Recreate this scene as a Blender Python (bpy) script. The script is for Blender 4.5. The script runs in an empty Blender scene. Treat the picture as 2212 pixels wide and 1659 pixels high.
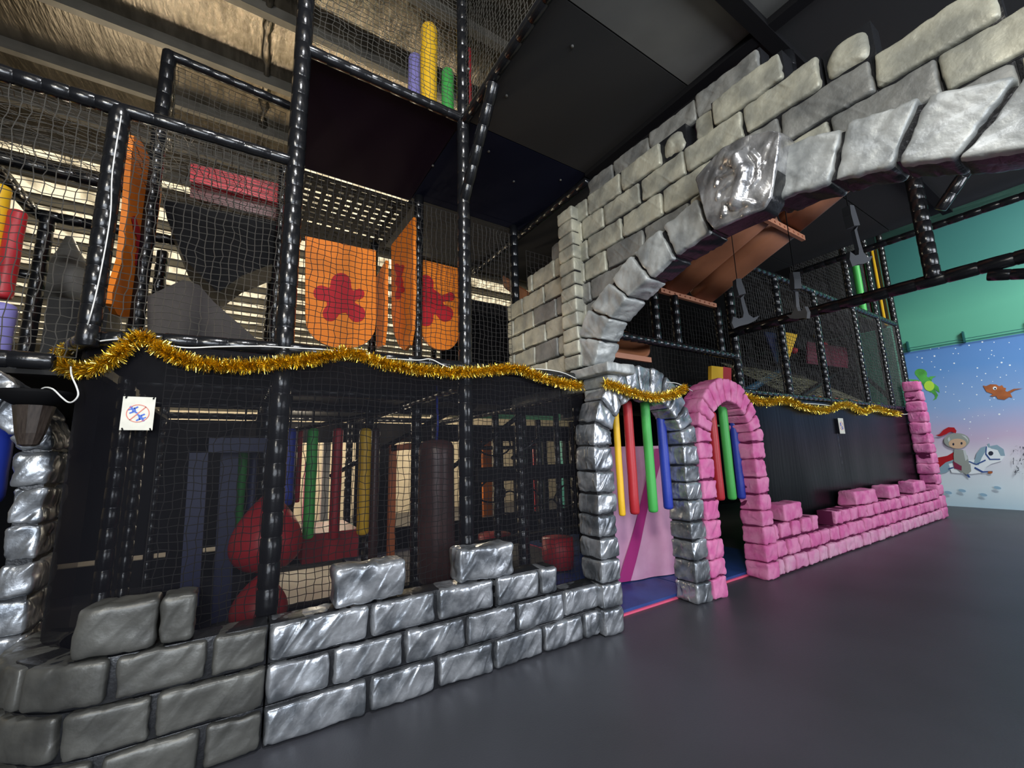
import bpy, math, random
from mathutils import Vector, Matrix, noise
random.seed(7)
R = math.radians
scene = bpy.context.scene
C = scene.collection

# ------------------------------------------------------------------ camera
W_, H_ = 2212, 1659
YAW, PIT, ROL, FPX = R(57.2375), R(9.5925), R(-1.5714), 909.46
FW = Vector((math.cos(PIT)*math.cos(YAW), math.cos(PIT)*math.sin(YAW), math.sin(PIT)))
_rt = Vector((math.sin(YAW), -math.cos(YAW), 0)); _up = _rt.cross(FW)
RT = _rt*math.cos(ROL) + _up*math.sin(ROL)
UP = -_rt*math.sin(ROL) + _up*math.cos(ROL)
CAM = Vector((0, 0, 1.5))
cd = bpy.data.cameras.new('camera'); cam = bpy.data.objects.new('camera', cd); C.objects.link(cam)
M = Matrix((RT, UP, -FW)).transposed().to_4x4(); M.translation = CAM
cam.matrix_world = M
cd.sensor_width = 36; cd.sensor_fit = 'HORIZONTAL'; cd.lens = FPX/W_*36; cd.clip_start = 0.02; cd.clip_end = 200
scene.camera = cam

# ------------------------------------------------------------------ world, exposure, large lights
scene.view_settings.view_transform = 'Standard'; scene.view_settings.look = 'None'
scene.view_settings.gamma = 1; scene.view_settings.exposure = 0.2
w = bpy.data.worlds.new('world'); scene.world = w; w.use_nodes = True
w.node_tree.nodes['Background'].inputs[0].default_value = (0.55, 0.62, 0.75, 1)
w.node_tree.nodes['Background'].inputs[1].default_value = 0.10

def area(name, loc, target, size, power, col, sy=None):
    l = bpy.data.lights.new(name, 'AREA'); l.energy = power; l.color = col
    l.shape = 'RECTANGLE'; l.size = size; l.size_y = sy or size
    o = bpy.data.objects.new(name, l); C.objects.link(o); o.location = loc
    o.rotation_euler = (Vector(target)-Vector(loc)).to_track_quat('-Z', 'Y').to_euler()
    return o
area('shopfront_daylight', (-1.5, -5.5, 2.6), (2.5, 3.0, 1.6), 5.0, 420, (0.84, 0.91, 1.0), 2.6)
area('entrance_daylight', (6.5, -5.0, 2.6), (5.0, 3.0, 1.8), 4.0, 300, (0.88, 0.92, 1.0), 2.6)
area('added_front_lamp', (0.2, 0.2, 6.0), (1.2, 2.6, 1.0), 0.5, 110, (0.96, 0.97, 1.0), 0.5)  # unseen lamp added overhead to brighten the low wall
area('added_front_lamp', (-2.2, -2.0, 4.2), (2.8, 1.6, 3.2), 0.6, 150, (1.0, 0.95, 0.84), 0.6)  # unseen lamp added to light the arch from the viewer's side
area('added_mural_light', (11.0, -1.5, 6.3), (14.6, 1.5, 3.8), 1.5, 330, (0.94, 1.0, 0.97), 1.5)  # off-frame lamp added to brighten the mural
area('added_roof_light', (-2.0, 7.5, 5.35), (-2.0, 7.0, 7.0), 1.5, 14, (1.0, 0.87, 0.66), 1.5)  # unseen upward lamp added to lift the near roof foil
def point(name, loc, power, col, rad=.12):
    l = bpy.data.lights.new(name, 'POINT'); l.energy = power; l.color = col; l.shadow_soft_size = rad
    o = bpy.data.objects.new(name, l); C.objects.link(o); o.location = loc
point('added_under_deck_light', (.7, 6.9, 1.98), 16, (1.0, .86, .66)); point('added_under_deck_light', (2.2, 6.9, 1.98), 8, (1.0, .84, .62))  # lamps added out of sight to light the lower play area
for lx in (-1.0, 1.6, 4.6): point('added_back_light', (lx, 9.9, 2.0), 170, (1.0, .85, .62), .2)  # hidden lamps added to brighten the hall behind the gaps
point('added_upper_deck_light', (-1.6, 6.8, 4.4), 18, (1.0, .86, .66))  # unseen warm lamp added among the upper decks

# ------------------------------------------------------------------ helpers
def at(px, py, ax, v):
    d = FW + RT*((px-W_/2)/FPX) - UP*((py-H_/2)/FPX)
    i = 'XYZ'.index(ax); t = (v-CAM[i])/d[i]
    return CAM + d*t

def mat(name, col, rough=0.5, metal=0.0, bump=0.0, bscale=40, var=0.0, vscale=4, spec=0.5, coat=0.0, stretch=None, sheen=0.0, emis=None, col2=None):
    m = bpy.data.materials.new(name); m.use_nodes = True
    nt = m.node_tree; b = nt.nodes['Principled BSDF']; n = nt.nodes; L = nt.links
    b.inputs['Base Color'].default_value = (*col, 1); b.inputs['Roughness'].default_value = rough
    b.inputs['Metallic'].default_value = metal; b.inputs['Specular IOR Level'].default_value = spec
    b.inputs['Coat Weight'].default_value = coat; b.inputs['Coat Roughness'].default_value = 0.15
    if sheen: b.inputs['Sheen Weight'].default_value = sheen
    tc = n.new('ShaderNodeTexCoord'); mp = n.new('ShaderNodeMapping'); L.new(tc.outputs['Object'], mp.inputs[0])
    if stretch: mp.inputs['Scale'].default_value = stretch
    if var or col2:
        nz = n.new('ShaderNodeTexNoise'); nz.inputs['Scale'].default_value = vscale; nz.inputs['Detail'].default_value = 6
        L.new(mp.outputs[0], nz.inputs[0])
        cr = n.new('ShaderNodeValToRGB'); L.new(nz.outputs[0], cr.inputs[0])
        c2 = col2 or tuple(max(0, c*(1-var)) for c in col)
        cr.color_ramp.elements[0].position = 0.38; cr.color_ramp.elements[1].position = 0.62
        cr.color_ramp.elements[0].color = (*c2, 1); cr.color_ramp.elements[1].color = (*col, 1)
        L.new(cr.outputs[0], b.inputs['Base Color'])
    if bump:
        nb = n.new('ShaderNodeTexNoise'); nb.inputs['Scale'].default_value = bscale; nb.inputs['Detail'].default_value = 5
        L.new(mp.outputs[0], nb.inputs[0])
        bp = n.new('ShaderNodeBump'); bp.inputs['Strength'].default_value = bump; bp.inputs['Distance'].default_value = 0.01
        L.new(nb.outputs[0], bp.inputs['Height']); L.new(bp.outputs[0], b.inputs['Normal'])
    if emis:
        b.inputs['Emission Color'].default_value = (*emis[0], 1); b.inputs['Emission Strength'].default_value = emis[1]
    return m

def tooled(m, strength=.9, dist=.02, ang=38, sc=(26, 26, 6), flip=False):
    nt = m.node_tree; n = nt.nodes; L = nt.links; b = n['Principled BSDF']
    tc = n.new('ShaderNodeTexCoord'); mp = n.new('ShaderNodeMapping'); mp.vector_type = 'POINT'
    mp.inputs['Rotation'].default_value = (R(ang) if flip else 0, 0 if flip else R(-ang), 0); mp.inputs['Scale'].default_value = (1, 1, 1)
    m2 = n.new('ShaderNodeMapping'); m2.inputs['Scale'].default_value = sc
    L.new(tc.outputs['Object'], mp.inputs[0]); L.new(mp.outputs[0], m2.inputs[0])
    wv = n.new('ShaderNodeTexNoise'); wv.noise_type = 'RIDGED_MULTIFRACTAL'; wv.inputs['Scale'].default_value = .55; wv.inputs['Detail'].default_value = 4; wv.inputs['Roughness'].default_value = .45
    wv.inputs['Distortion'].default_value = .6; wv.normalize = True
    L.new(m2.outputs[0], wv.inputs[0])
    bp = n.new('ShaderNodeBump'); bp.inputs['Strength'].default_value = strength; bp.inputs['Distance'].default_value = dist
    L.new(wv.outputs[0], bp.inputs['Height'])
    old = b.inputs['Normal'].links
    if old: L.new(old[0].from_socket, bp.inputs['Normal'])
    L.new(bp.outputs[0], b.inputs['Normal']); return m

class MB:
    def __init__(s): s.v = []; s.f = []; s.mi = []; s.sm = []
    def add(s, vs, fs, mi=0, smooth=False):
        o = len(s.v); s.v += [tuple(p) for p in vs]
        for f in fs: s.f.append([i+o for i in f]); s.mi.append(mi); s.sm.append(smooth)
    def build(s, name, mats, parent=None, origin=None):
        me = bpy.data.meshes.new(name)
        og = Vector(origin) if origin is not None else None
        if og is None:
            if parent is not None: og = Vector(parent.location)
            elif s.v:
                n = len(s.v); og = Vector((sum(p[0] for p in s.v)/n, sum(p[1] for p in s.v)/n, min(p[2] for p in s.v)))
            else: og = Vector()
        me.from_pydata([(p[0]-og.x, p[1]-og.y, p[2]-og.z) for p in s.v], [], s.f)
        if not isinstance(mats, (list, tuple)): mats = [mats]
        for m in mats: me.materials.append(m)
        me.polygons.foreach_set('material_index', s.mi); me.polygons.foreach_set('use_smooth', s.sm)
        me.update()
        o = bpy.data.objects.new(name, me); C.objects.link(o)
        if parent is not None: o.parent = parent
        wo = Vector((0,0,0)) if parent is None else None
        if parent is None: o.location = og
        return o
def sub(parent, name, mb, mats, label=None):
    # part placed with its mesh in world space relative to the thing (and its own part parent)
    wp = Vector(parent.location)
    q = parent.parent
    while q: wp = wp + Vector(q.location); q = q.parent
    o = mb.build(name, mats, None, origin=wp); o.location = (0, 0, 0); o.parent = parent
    if label: o['label'] = label
    return o
def tag(o, label=None, cat=None, group=None, kind=None):
    if label: o['label'] = label
    if cat: o['category'] = cat
    if group: o['group'] = group
    if kind: o['kind'] = kind
    return o
def thing(name, loc, label, cat, group=None):
    o = bpy.data.objects.new(name, None); C.objects.link(o); o.location = loc; o.empty_display_size = 0.1
    return tag(o, label, cat, group)

def box(mb, a, b, mi=0):
    x0, y0, z0 = a; x1, y1, z1 = b
    v = [(x0,y0,z0),(x1,y0,z0),(x1,y1,z0),(x0,y1,z0),(x0,y0,z1),(x1,y0,z1),(x1,y1,z1),(x0,y1,z1)]
    mb.add(v, [(0,3,2,1),(4,5,6,7),(0,1,5,4),(1,2,6,5),(2,3,7,6),(3,0,4,7)], mi)
def sweep(mb, pts, rad, seg=10, mi=0, cap=True, smooth=True):
    pts = [Vector(p) for p in pts]; n = len(pts)
    if not isinstance(rad, (list, tuple)): rad = [rad]*n
    vs = []; fs = []; prev = None
    for i, p in enumerate(pts):
        t = (pts[min(i+1, n-1)] - pts[max(i-1, 0)])
        if t.length < 1e-9: t = Vector((0,0,1))
        t.normalize()
        if prev is None:
            a = Vector((0,0,1)) if abs(t.z) < 0.9 else Vector((1,0,0))
            u = t.cross(a).normalized()
        else:
            u = (prev - t*prev.dot(t))
            u = u.normalized() if u.length > 1e-6 else t.orthogonal().normalized()
        prev = u; vv = t.cross(u)
        for k in range(seg):
            an = 2*math.pi*k/seg
            vs.append(p + (u*math.cos(an) + vv*math.sin(an))*rad[i])
    for i in range(n-1):
        for k in range(seg):
            k2 = (k+1) % seg
            fs.append((i*seg+k, i*seg+k2, (i+1)*seg+k2, (i+1)*seg+k))
    if cap: fs.append(tuple(range(seg-1, -1, -1))); fs.append(tuple((n-1)*seg+k for k in range(seg)))
    mb.add(vs, fs, mi, smooth)
def resample(pts, step):
    pts = [Vector(p) for p in pts]; out = [pts[0]]
    for a, b in zip(pts, pts[1:]):
        k = max(1, int(round((b-a).length/step)))
        for i in range(1, k+1): out.append(a.lerp(b, i/k))
    return out
def smooth_path(pts, k=8):
    pts = [Vector(p) for p in pts]; P = [pts[0]*2-pts[1]] + pts + [pts[-1]*2-pts[-2]]; out = []
    for i in range(1, len(P)-2):
        for j in range(k):
            t = j/k; a, b, c, d = P[i-1], P[i], P[i+1], P[i+2]
            out.append(0.5*((2*b)+(c-a)*t+(2*a-5*b+4*c-d)*t*t+(-a+3*b-3*c+d)*t*t*t))
    out.append(pts[-1]); return out
def pad(mb, path, r=0.058, tie=0.15, seg=12):
    # foam-padded pipe in vinyl, pinched by a tie every few centimetres
    pts = resample(path, 0.03) if len(path) > 2 else [Vector(path[0]), Vector(path[1])]
    L = [0]
    for a, b in zip(pts, pts[1:]): L.append(L[-1]+(b-a).length)
    tot = L[-1]; n = max(1, int(round(tot/tie))); st = tot/n
    def P(s):
        for i in range(len(L)-1):
            if s <= L[i+1] or i == len(L)-2:
                return pts[i].lerp(pts[i+1], (s-L[i])/max(1e-9, L[i+1]-L[i]))
    cs = []; rs = []
    for i in range(n):
        s0 = i*st
        for q, rr in ((0.0, .93), (0.02, .93), (0.055, .99), (0.5, 1.015), (0.945, .99), (0.98, .93)):
            cs.append(P(s0+q*st)); rs.append(r*rr*(1+random.uniform(-.012, .012)))
    cs.append(P(tot)); rs.append(r*.93)
    sweep(mb, cs, rs, seg)
def net(mb, O, U, V, nu, nv, th, jit=0.12, hang=0.0, keep=None, mi=0):
    O = Vector(O); U = Vector(U); V = Vector(V); N = U.cross(V).normalized()
    cu = U.length/nu; cv = V.length/nv; ph = random.random()*10
    P = {}
    for i in range(nu+1):
        for j in range(nv+1):
            a = noise.noise(Vector((i*.35, j*.35, ph))); b = noise.noise(Vector((i*.35, j*.35, ph+9)))
            e = 0.0 if (i in (0, nu) or j in (0, nv)) else 1.0
            p = O + U*((i + e*(a*jit*3 + random.uniform(-jit, jit)))/nu) + V*((j + e*(b*jit*3 + random.uniform(-jit, jit)))/nv)
            p = p + N*(hang*math.sin(math.pi*j/nv)*math.sin(math.pi*i/nu)*(0.6+a))
            P[i, j] = p
    un = U.normalized(); vn = V.normalized(); vs = []; fs = []
    def seg(p, q, s):
        o = len(vs)
        for c in (p, q): vs.extend((c+N*th, c-N*th*.5+s*th*.87, c-N*th*.5-s*th*.87))
        fs.extend(((o,o+1,o+4,o+3),(o+1,o+2,o+5,o+4),(o+2,o,o+3,o+5)))
    for i in range(nu+1):
        for j in range(nv+1):
            if keep and not keep(P[i, j]): continue
            if i < nu and (not keep or keep(P[i+1, j])): seg(P[i, j], P[i+1, j], vn)
            if j < nv and (not keep or keep(P[i, j+1])): seg(P[i, j], P[i, j+1], un)
    mb.add(vs, fs, mi)

def chisel(u, v, s):
    a = u*0.62 + v*0.78; b = -u*0.78 + v*0.62
    n1 = noise.noise(Vector((b*8, a*2.2, s))); n2 = noise.noise(Vector((b*15, a*5, s+21)))
    crease = -max(0, 1-abs(n1)/.13)
    g = noise.noise(Vector((u*5, v*5, s+3.7)))
    return 0.75*crease + 1.1*g + 0.45*(1-abs(n2)*3) + .25*noise.noise(Vector((u*38, v*38, s)))
def stone(mb, f, dims, r=0.02, cell=0.03, amp=0.006, seed=0.0, mi=0, taper=None, back=False):
    """rounded, chisel-marked block; local box dims (a,b,c), c = outward; f maps local -> world"""
    def cuts(L):
        rr = min(r, L*0.45); n = max(1, int(round((L-2*rr)/cell)))
        return [0, rr*.35, rr] + [rr+(L-2*rr)*i/n for i in range(1, n)] + [L-rr, L-rr*.35, L]
    A, B, D = (cuts(L) for L in dims)
    nA, nB, nD = len(A)-1, len(B)-1, len(D)-1
    idx = {}; vs = []; fs = []
    def V(i, j, k):
        key = (i, j, k)
        if key in idx: return idx[key]
        p = Vector((A[i], B[j], D[k])); q = Vector()
        for m in range(3):
            rr = min(r, dims[m]*.45); q[m] = min(max(p[m], rr), dims[m]-rr)
        d = p-q
        nrm = d.normalized() if d.length > 1e-9 else Vector((0,0,1))
        rr = min(r, min(dims)*.45)
        if d.length > 1e-9: p = q + nrm*min(rr, max(abs(d.x), abs(d.y), abs(d.z)))
        if p.z > 0.012 or back:
            c = chisel(p.x + p.z*.7, p.y + p.z*.5, seed)
            p = p + nrm*(amp*c)
            w = noise.noise(Vector((p.x*5, p.y*5, seed+5)))
            p.x += w*amp*.8; p.y += noise.noise(Vector((p.x*5+7, p.y*5, seed)))*amp*.8
        idx[key] = len(vs); vs.append(f(p)); return idx[key]
    for i in range(nA):
        for j in range(nB):
            fs.append((V(i,j,nD), V(i+1,j,nD), V(i+1,j+1,nD), V(i,j+1,nD)))
            if back: fs.append((V(i,j,0), V(i,j+1,0), V(i+1,j+1,0), V(i+1,j,0)))
    for i in range(nA):
        for k in range(nD):
            fs.append((V(i,0,k), V(i+1,0,k), V(i+1,0,k+1), V(i,0,k+1)))
            fs.append((V(i,nB,k), V(i,nB,k+1), V(i+1,nB,k+1), V(i+1,nB,k)))
    for j in range(nB):
        for k in range(nD):
            fs.append((V(0,j,k), V(0,j,k+1), V(0,j+1,k+1), V(0,j+1,k)))
            fs.append((V(nA,j,k), V(nA,j+1,k), V(nA,j+1,k+1), V(nA,j,k+1)))
    mb.add(vs, fs, mi, True)
def prism(mb, poly, off, mi=0):
    n = len(poly); off = Vector(off); poly = [Vector(p) for p in poly]
    mb.add(poly+[p+off for p in poly], [tuple(range(n)), tuple(range(2*n-1, n-1, -1))]+[(i, i+n, (i+1) % n+n, (i+1) % n) for i in range(n)], mi)
def ell(cx, cy, rx, ry, rot=0, n=20):
    return [(cx+rx*math.cos(t)*math.cos(rot)-ry*math.sin(t)*math.sin(rot), cy+rx*math.cos(t)*math.sin(rot)+ry*math.sin(t)*math.cos(rot)) for t in [2*math.pi*i/n for i in range(n)]]
def capsule(mb, p0, p1, r, seg=14, mi=0, cap=0.6):
    p0 = Vector(p0); p1 = Vector(p1); d = (p1-p0).normalized(); cs = []; rs = []
    for q, s in ((0, .35), (.12, .62), (.35, .88), (1, 1)): cs.append(p0+d*(r*cap*q)); rs.append(r*s)
    for i in range(1, 6): cs.append(p0.lerp(p1, i/6)+Vector((random.uniform(-.002,.002), 0, 0))); rs.append(r*random.uniform(.98, 1.02))
    for q, s in ((1, 1), (.35, .88), (.12, .62), (0, .35)): cs.append(p1-d*(r*cap*q)); rs.append(r*s)
    sweep(mb, cs, rs, seg, mi)

# ------------------------------------------------------------------ materials
VINYL = mat('black_vinyl', (.008, .0085, .010), .22, bump=.25, bscale=30, coat=.15)
NETM = mat('black_net_cord', (.035, .033, .032), .5)
NETG = mat('grey_net_cord', (.09, .085, .075), .5)
BOARD = mat('black_board', (.034, .034, .034), .7, spec=.2, bump=.05, bscale=60)
GBOARD = mat('grey_board', (.16, .16, .15), .7, spec=.2, var=.2, vscale=1.5)
NAVY = mat('navy_deck_carpet', (.006, .008, .022), .9, spec=.1)
PLUM = mat('plum_deck_carpet', (.009, .003, .011), .9, spec=.1)
SILV = mat('silver_paint', (.52, .54, .57), .30, .70, bump=.35, bscale=22, col2=(.17, .185, .205), vscale=6)
tooled(SILV, .9, .02)
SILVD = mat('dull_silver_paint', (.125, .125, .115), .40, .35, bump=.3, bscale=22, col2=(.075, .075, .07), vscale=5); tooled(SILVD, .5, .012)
SILVG = mat('dark_grout_and_underside', (.018, .019, .022), .3, .2, bump=.3, bscale=40)
ARCH = mat('pale_silver_stone_paint', (.54, .525, .42), .48, .2, bump=.4, bscale=35, col2=(.31, .31, .265), vscale=5)
ARCHD = mat('dark_silver_stone_paint', (.30, .30, .28), .48, .25, bump=.4, bscale=35, col2=(.17, .175, .17), vscale=5)
ARCHS = mat('silver_voussoir_paint', (.47, .485, .47), .46, .25, bump=.4, bscale=30, col2=(.27, .285, .285), vscale=6)
tooled(ARCHD, .6, .012, 38, (26, 26, 6), True); tooled(ARCH, .7, .010, 38, (26, 26, 6), True); tooled(ARCHS, .9, .02, 38, (14, 14, 5), True)
PLAQ = mat('bright_silver_paint', (.66, .66, .66), .27, .7, bump=.5, bscale=28, col2=(.25, .25, .26), vscale=7)
PINK = mat('pink_paint', (.70, .25, .44), .75, bump=.4, bscale=30, col2=(.60, .13, .33), vscale=6, spec=.2)
PINKL = mat('pale_pink_paint', (.68, .36, .50), .75, bump=.4, bscale=30, col2=(.62, .22, .40), vscale=6, spec=.2); tooled(PINKL, .6, .015)
tooled(PINK, .6, .015)
PINKG = mat('magenta_grout_paint', (.13, .018, .065), .85, spec=.1)
GOLD = mat('gold_tinsel', (.95, .74, .16), .22, 1.0)
GOLDD = mat('deep_gold_tinsel', (.75, .50, .05), .25, 1.0)
WHITE = mat('white_plastic', (.75, .75, .72), .4)
FOIL = mat('roof_foil', (.215, .188, .15), .24, .85, bump=1.0, bscale=5.5, stretch=(5, .8, 1), col2=(.13, .113, .088), vscale=2)
PURL = mat('roof_purlin_steel', (.15, .14, .12), .45, .5, var=.2)
CREAM = mat('cream_wall', (.75, .66, .50), .8, var=.15)
FARFL = mat('light_floor', (.55, .50, .42), .35, var=.2)
ORNG = mat('orange_vinyl', (.76, .20, .014), .55, spec=.25, bump=.25, bscale=12)
CRIM = mat('crimson_print', (.42, .014, .022), .6, spec=.2)
BROWN = mat('brown_vinyl', (.085, .038, .034), .35, var=.35, bump=.15, bscale=12)
SLIDE = mat('brown_slide', (.33, .125, .055), .5, var=.3, vscale=2)
TAN = mat('tan_flange', (.50, .22, .13), .5)
BLUE = mat('blue_vinyl', (.02, .045, .38), .45, bump=.1)
RED = mat('red_vinyl', (.45, .02, .03), .45, bump=.1)
GREEN = mat('green_vinyl', (.06, .42, .08), .5, bump=.1)
YELL = mat('yellow_vinyl', (.85, .50, .02), .45, bump=.1)
PURP = mat('lilac_vinyl', (.22, .20, .50), .5)
NAVYV = mat('navy_vinyl', (.009, .014, .065), .5)
MATB = mat('blue_mat', (.025, .07, .27), .5, bump=.15, var=.2)
MATP = mat('pink_mat_edge', (.75, .10, .20), .6)
BANP = mat('pink_banner_cloth', (.80, .44, .64), .7, col2=(.70, .34, .54), vscale=3)
BANM = mat('magenta_banner_stripe', (.45, .03, .22), .7)
AXE = mat('grey_foam', (.062, .066, .074), .7)
GREYV = mat('grey_vinyl', (.16, .155, .14), .5, var=.3)
TORCHW = mat('brown_torch_cone', (.055, .042, .034), .4, stretch=(30, 30, 1), col2=(.03, .022, .018), vscale=3)
BLK = mat('matt_black', (.006, .006, .007), .75, spec=.15)
STEEL = mat('teal_steel_wire', (.02, .12, .13), .4, .5)
SKIN = mat('print_skin', (.62, .42, .28), .8)
PGREY = mat('print_grey', (.30, .33, .31), .8)
PLGREY = mat('print_light_grey', (.55, .60, .62), .8)
PBLUEG = mat('print_blue_grey', (.25, .38, .48), .8)
PWHITE = mat('print_white', (.80, .86, .92), .8)
PDARK = mat('print_dark', (.02, .025, .05), .8)
PGREEN = mat('print_green', (.10, .48, .08), .8, var=.4, vscale=3)
PLIME = mat('print_lime', (.45, .72, .06), .8)
PORNG = mat('print_rust', (.42, .12, .035), .8, var=.3, vscale=5)
PWINE = mat('print_wine', (.22, .015, .06), .8)
PNAVY = mat('print_navy', (.03, .08, .28), .8)
PSHAD = mat('print_pale_blue', (.28, .46, .62), .8)
SIGNB = mat('sign_blue', (.03, .12, .55), .5)
SIGNR = mat('sign_red', (.70, .16, .10), .5)
SIGNW = mat('sign_cream', (.72, .70, .60), .5, var=.1, vscale=20)
def shade_mat(name, dens):
    m = bpy.data.materials.new(name); m.use_nodes = True; nt = m.node_tree; n = nt.nodes; L = nt.links
    b = n['Principled BSDF']; b.inputs['Base Color'].default_value = (.009, .009, .013, 1); b.inputs['Roughness'].default_value = .6; b.inputs['Specular IOR Level'].default_value = .15
    tr = n.new('ShaderNodeBsdfTransparent'); mx = n.new('ShaderNodeMixShader')
    lw = n.new('ShaderNodeLayerWeight'); lw.inputs['Blend'].default_value = .35
    tc = n.new('ShaderNodeTexCoord'); nz = n.new('ShaderNodeTexNoise'); nz.inputs['Scale'].default_value = 1.6
    L.new(tc.outputs['Object'], nz.inputs[0])
    mr = n.new('ShaderNodeMapRange'); mr.inputs[3].default_value = dens-.06; mr.inputs[4].default_value = dens+.06
    L.new(nz.outputs[0], mr.inputs[0])
    ad = n.new('ShaderNodeMath'); ad.operation = 'MULTIPLY_ADD'; ad.use_clamp = True
    L.new(lw.outputs['Facing'], ad.inputs[0]); ad.inputs[1].default_value = .5; L.new(mr.outputs[0], ad.inputs[2])
    L.new(ad.outputs[0], mx.inputs[0]); L.new(tr.outputs[0], mx.inputs[1]); L.new(b.outputs[0], mx.inputs[2])
    L.new(mx.outputs[0], n['Material Output'].inputs[0]); return m
SHADE = shade_mat('sheer_black_mesh', .34); SHADED = shade_mat('added_dark_mesh', .74)
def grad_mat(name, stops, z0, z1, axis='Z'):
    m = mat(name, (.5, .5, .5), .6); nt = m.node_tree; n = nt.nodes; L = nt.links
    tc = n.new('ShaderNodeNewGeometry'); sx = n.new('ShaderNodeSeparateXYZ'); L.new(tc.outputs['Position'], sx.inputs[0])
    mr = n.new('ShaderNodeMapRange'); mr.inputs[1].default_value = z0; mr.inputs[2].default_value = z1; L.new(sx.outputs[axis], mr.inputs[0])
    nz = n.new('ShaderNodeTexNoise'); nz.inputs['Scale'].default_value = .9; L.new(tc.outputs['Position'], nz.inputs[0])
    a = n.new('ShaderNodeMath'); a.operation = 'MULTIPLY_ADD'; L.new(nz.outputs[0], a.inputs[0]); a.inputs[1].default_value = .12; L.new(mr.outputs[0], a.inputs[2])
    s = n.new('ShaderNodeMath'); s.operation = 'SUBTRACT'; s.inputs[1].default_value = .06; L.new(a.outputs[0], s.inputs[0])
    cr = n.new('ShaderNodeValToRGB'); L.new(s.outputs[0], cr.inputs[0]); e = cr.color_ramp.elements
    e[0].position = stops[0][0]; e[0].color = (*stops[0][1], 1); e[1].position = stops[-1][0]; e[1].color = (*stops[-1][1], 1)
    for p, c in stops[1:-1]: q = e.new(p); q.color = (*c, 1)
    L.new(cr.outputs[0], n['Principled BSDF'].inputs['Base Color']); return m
MURAL = grad_mat('winter_sky_print', [(0, (.50, .68, .80)), (.12, (.66, .78, .86)), (.30, (.70, .70, .79)), (.42, (.54, .44, .62)), (.60, (.24, .38, .66)), (.85, (.10, .25, .56)), (1, (.08, .20, .48))], 0, 3.9)

# ------------------------------------------------------------------ the setting
YF = 3.12       # plane of the play frame's front
XA = 2.80       # plane of the big stone arch
def struct(name, mb, m): o = mb.build(name, m); o['kind'] = 'structure'; return o
m = MB(); m.add([(-14,-7,0),(14.6,-7,0),(14.6,28,0),(-14,28,0)], [(0,1,2,3)])
FLOORM = mat('grey_vinyl_floor', (.054, .056, .068), .45, bump=.12, bscale=90, col2=(.046, .048, .057), vscale=1.2, spec=.45)
struct('floor', m, FLOORM)
ZR = 6.9
m = MB(); box(m, (-14, -7, ZR), (14.7, 28, ZR+.08)); struct('ceiling', m, FOIL)
m = MB(); box(m, (14.6, -7, 0), (14.75, 28, ZR)); struct('wall_right', m, grad_mat('teal_wall_gradient', [(0, (.085, .34, .235)), (.32, (.085, .33, .235)), (.60, (.035, .17, .15)), (1, (.018, .11, .11))], 3.5, 7.2))  # teal grows darker towards the roof
m = MB(); box(m, (-14, 28, 0), (14.6, 28.15, ZR)); struct('wall_back', m, CREAM)
m = MB(); box(m, (-14.15, -7, 0), (-14, 28, ZR)); struct('wall_left', m, CREAM)
m = MB(); box(m, (-5, 12.0, 0), (11, 12.1, 2.7)); struct('wall_backdrop', m, CREAM)  # cream partition added as a bright backdrop behind the gaps
SKYL = mat('translucent_roof_sheet', (.6, .55, .42), .6)
_n = SKYL.node_tree.nodes; _L = SKYL.node_tree.links; _tc = _n.new('ShaderNodeTexCoord'); _mp = _n.new('ShaderNodeMapping'); _mp.inputs['Scale'].default_value = (3, .8, 1)
_nz = _n.new('ShaderNodeTexNoise'); _nz.inputs['Scale'].default_value = 1.3; _nz.inputs['Detail'].default_value = 8; _cr = _n.new('ShaderNodeValToRGB')
_L.new(_tc.outputs['Object'], _mp.inputs[0]); _L.new(_mp.outputs[0], _nz.inputs[0]); _L.new(_nz.outputs[0], _cr.inputs[0]); _L.new(_cr.outputs[0], _n['Principled BSDF'].inputs['Emission Color'])
_cr.color_ramp.elements[0].position = .36; _cr.color_ramp.elements[0].color = (.30, .25, .16, 1); _cr.color_ramp.elements[1].position = .56; _cr.color_ramp.elements[1].color = (1.0, .86, .60, 1)
_n['Principled BSDF'].inputs['Emission Strength'].default_value = .95
for k in range(23):
    y = 1.79+1.08*k
    xe = 7.4 if k < 6 else 14.6; m = MB(); box(m, (-14, y, ZR-.19), (xe, y+.035, ZR)); box(m, (-14, y-.06, ZR-.20), (xe, y+.035, ZR-.185))
    struct('trim_%d' % (k+1), m, PURL)
    if 5 <= k < 7:
        m = MB(); box(m, (.6, y+.10, ZR-.012), (14.6, y+1.0, ZR-.002)); struct('window_%d' % (k+11), m, SKYL)
    if 7 <= k < 22:
        m = MB(); box(m, (-14, y+.10, ZR-.012), (14.6, y+(.62 if k == 7 else 1.0), ZR-.002)); struct('window_%d' % (k-6), m, SKYL)
for k, x in enumerate((-5.5, -.05, 9.5)):
    m = MB(); pts = resample([(x, 1.0, ZR-.02), (x, 15, ZR-.02)], .12)
    sweep(m, [p+Vector((random.uniform(-.02,.02), 0, random.uniform(-.015,.015))) for p in pts], [.05+random.uniform(-.02,.02) for p in pts], 7)
    struct('trim_%d' % (k+40), m, FOIL)

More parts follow.
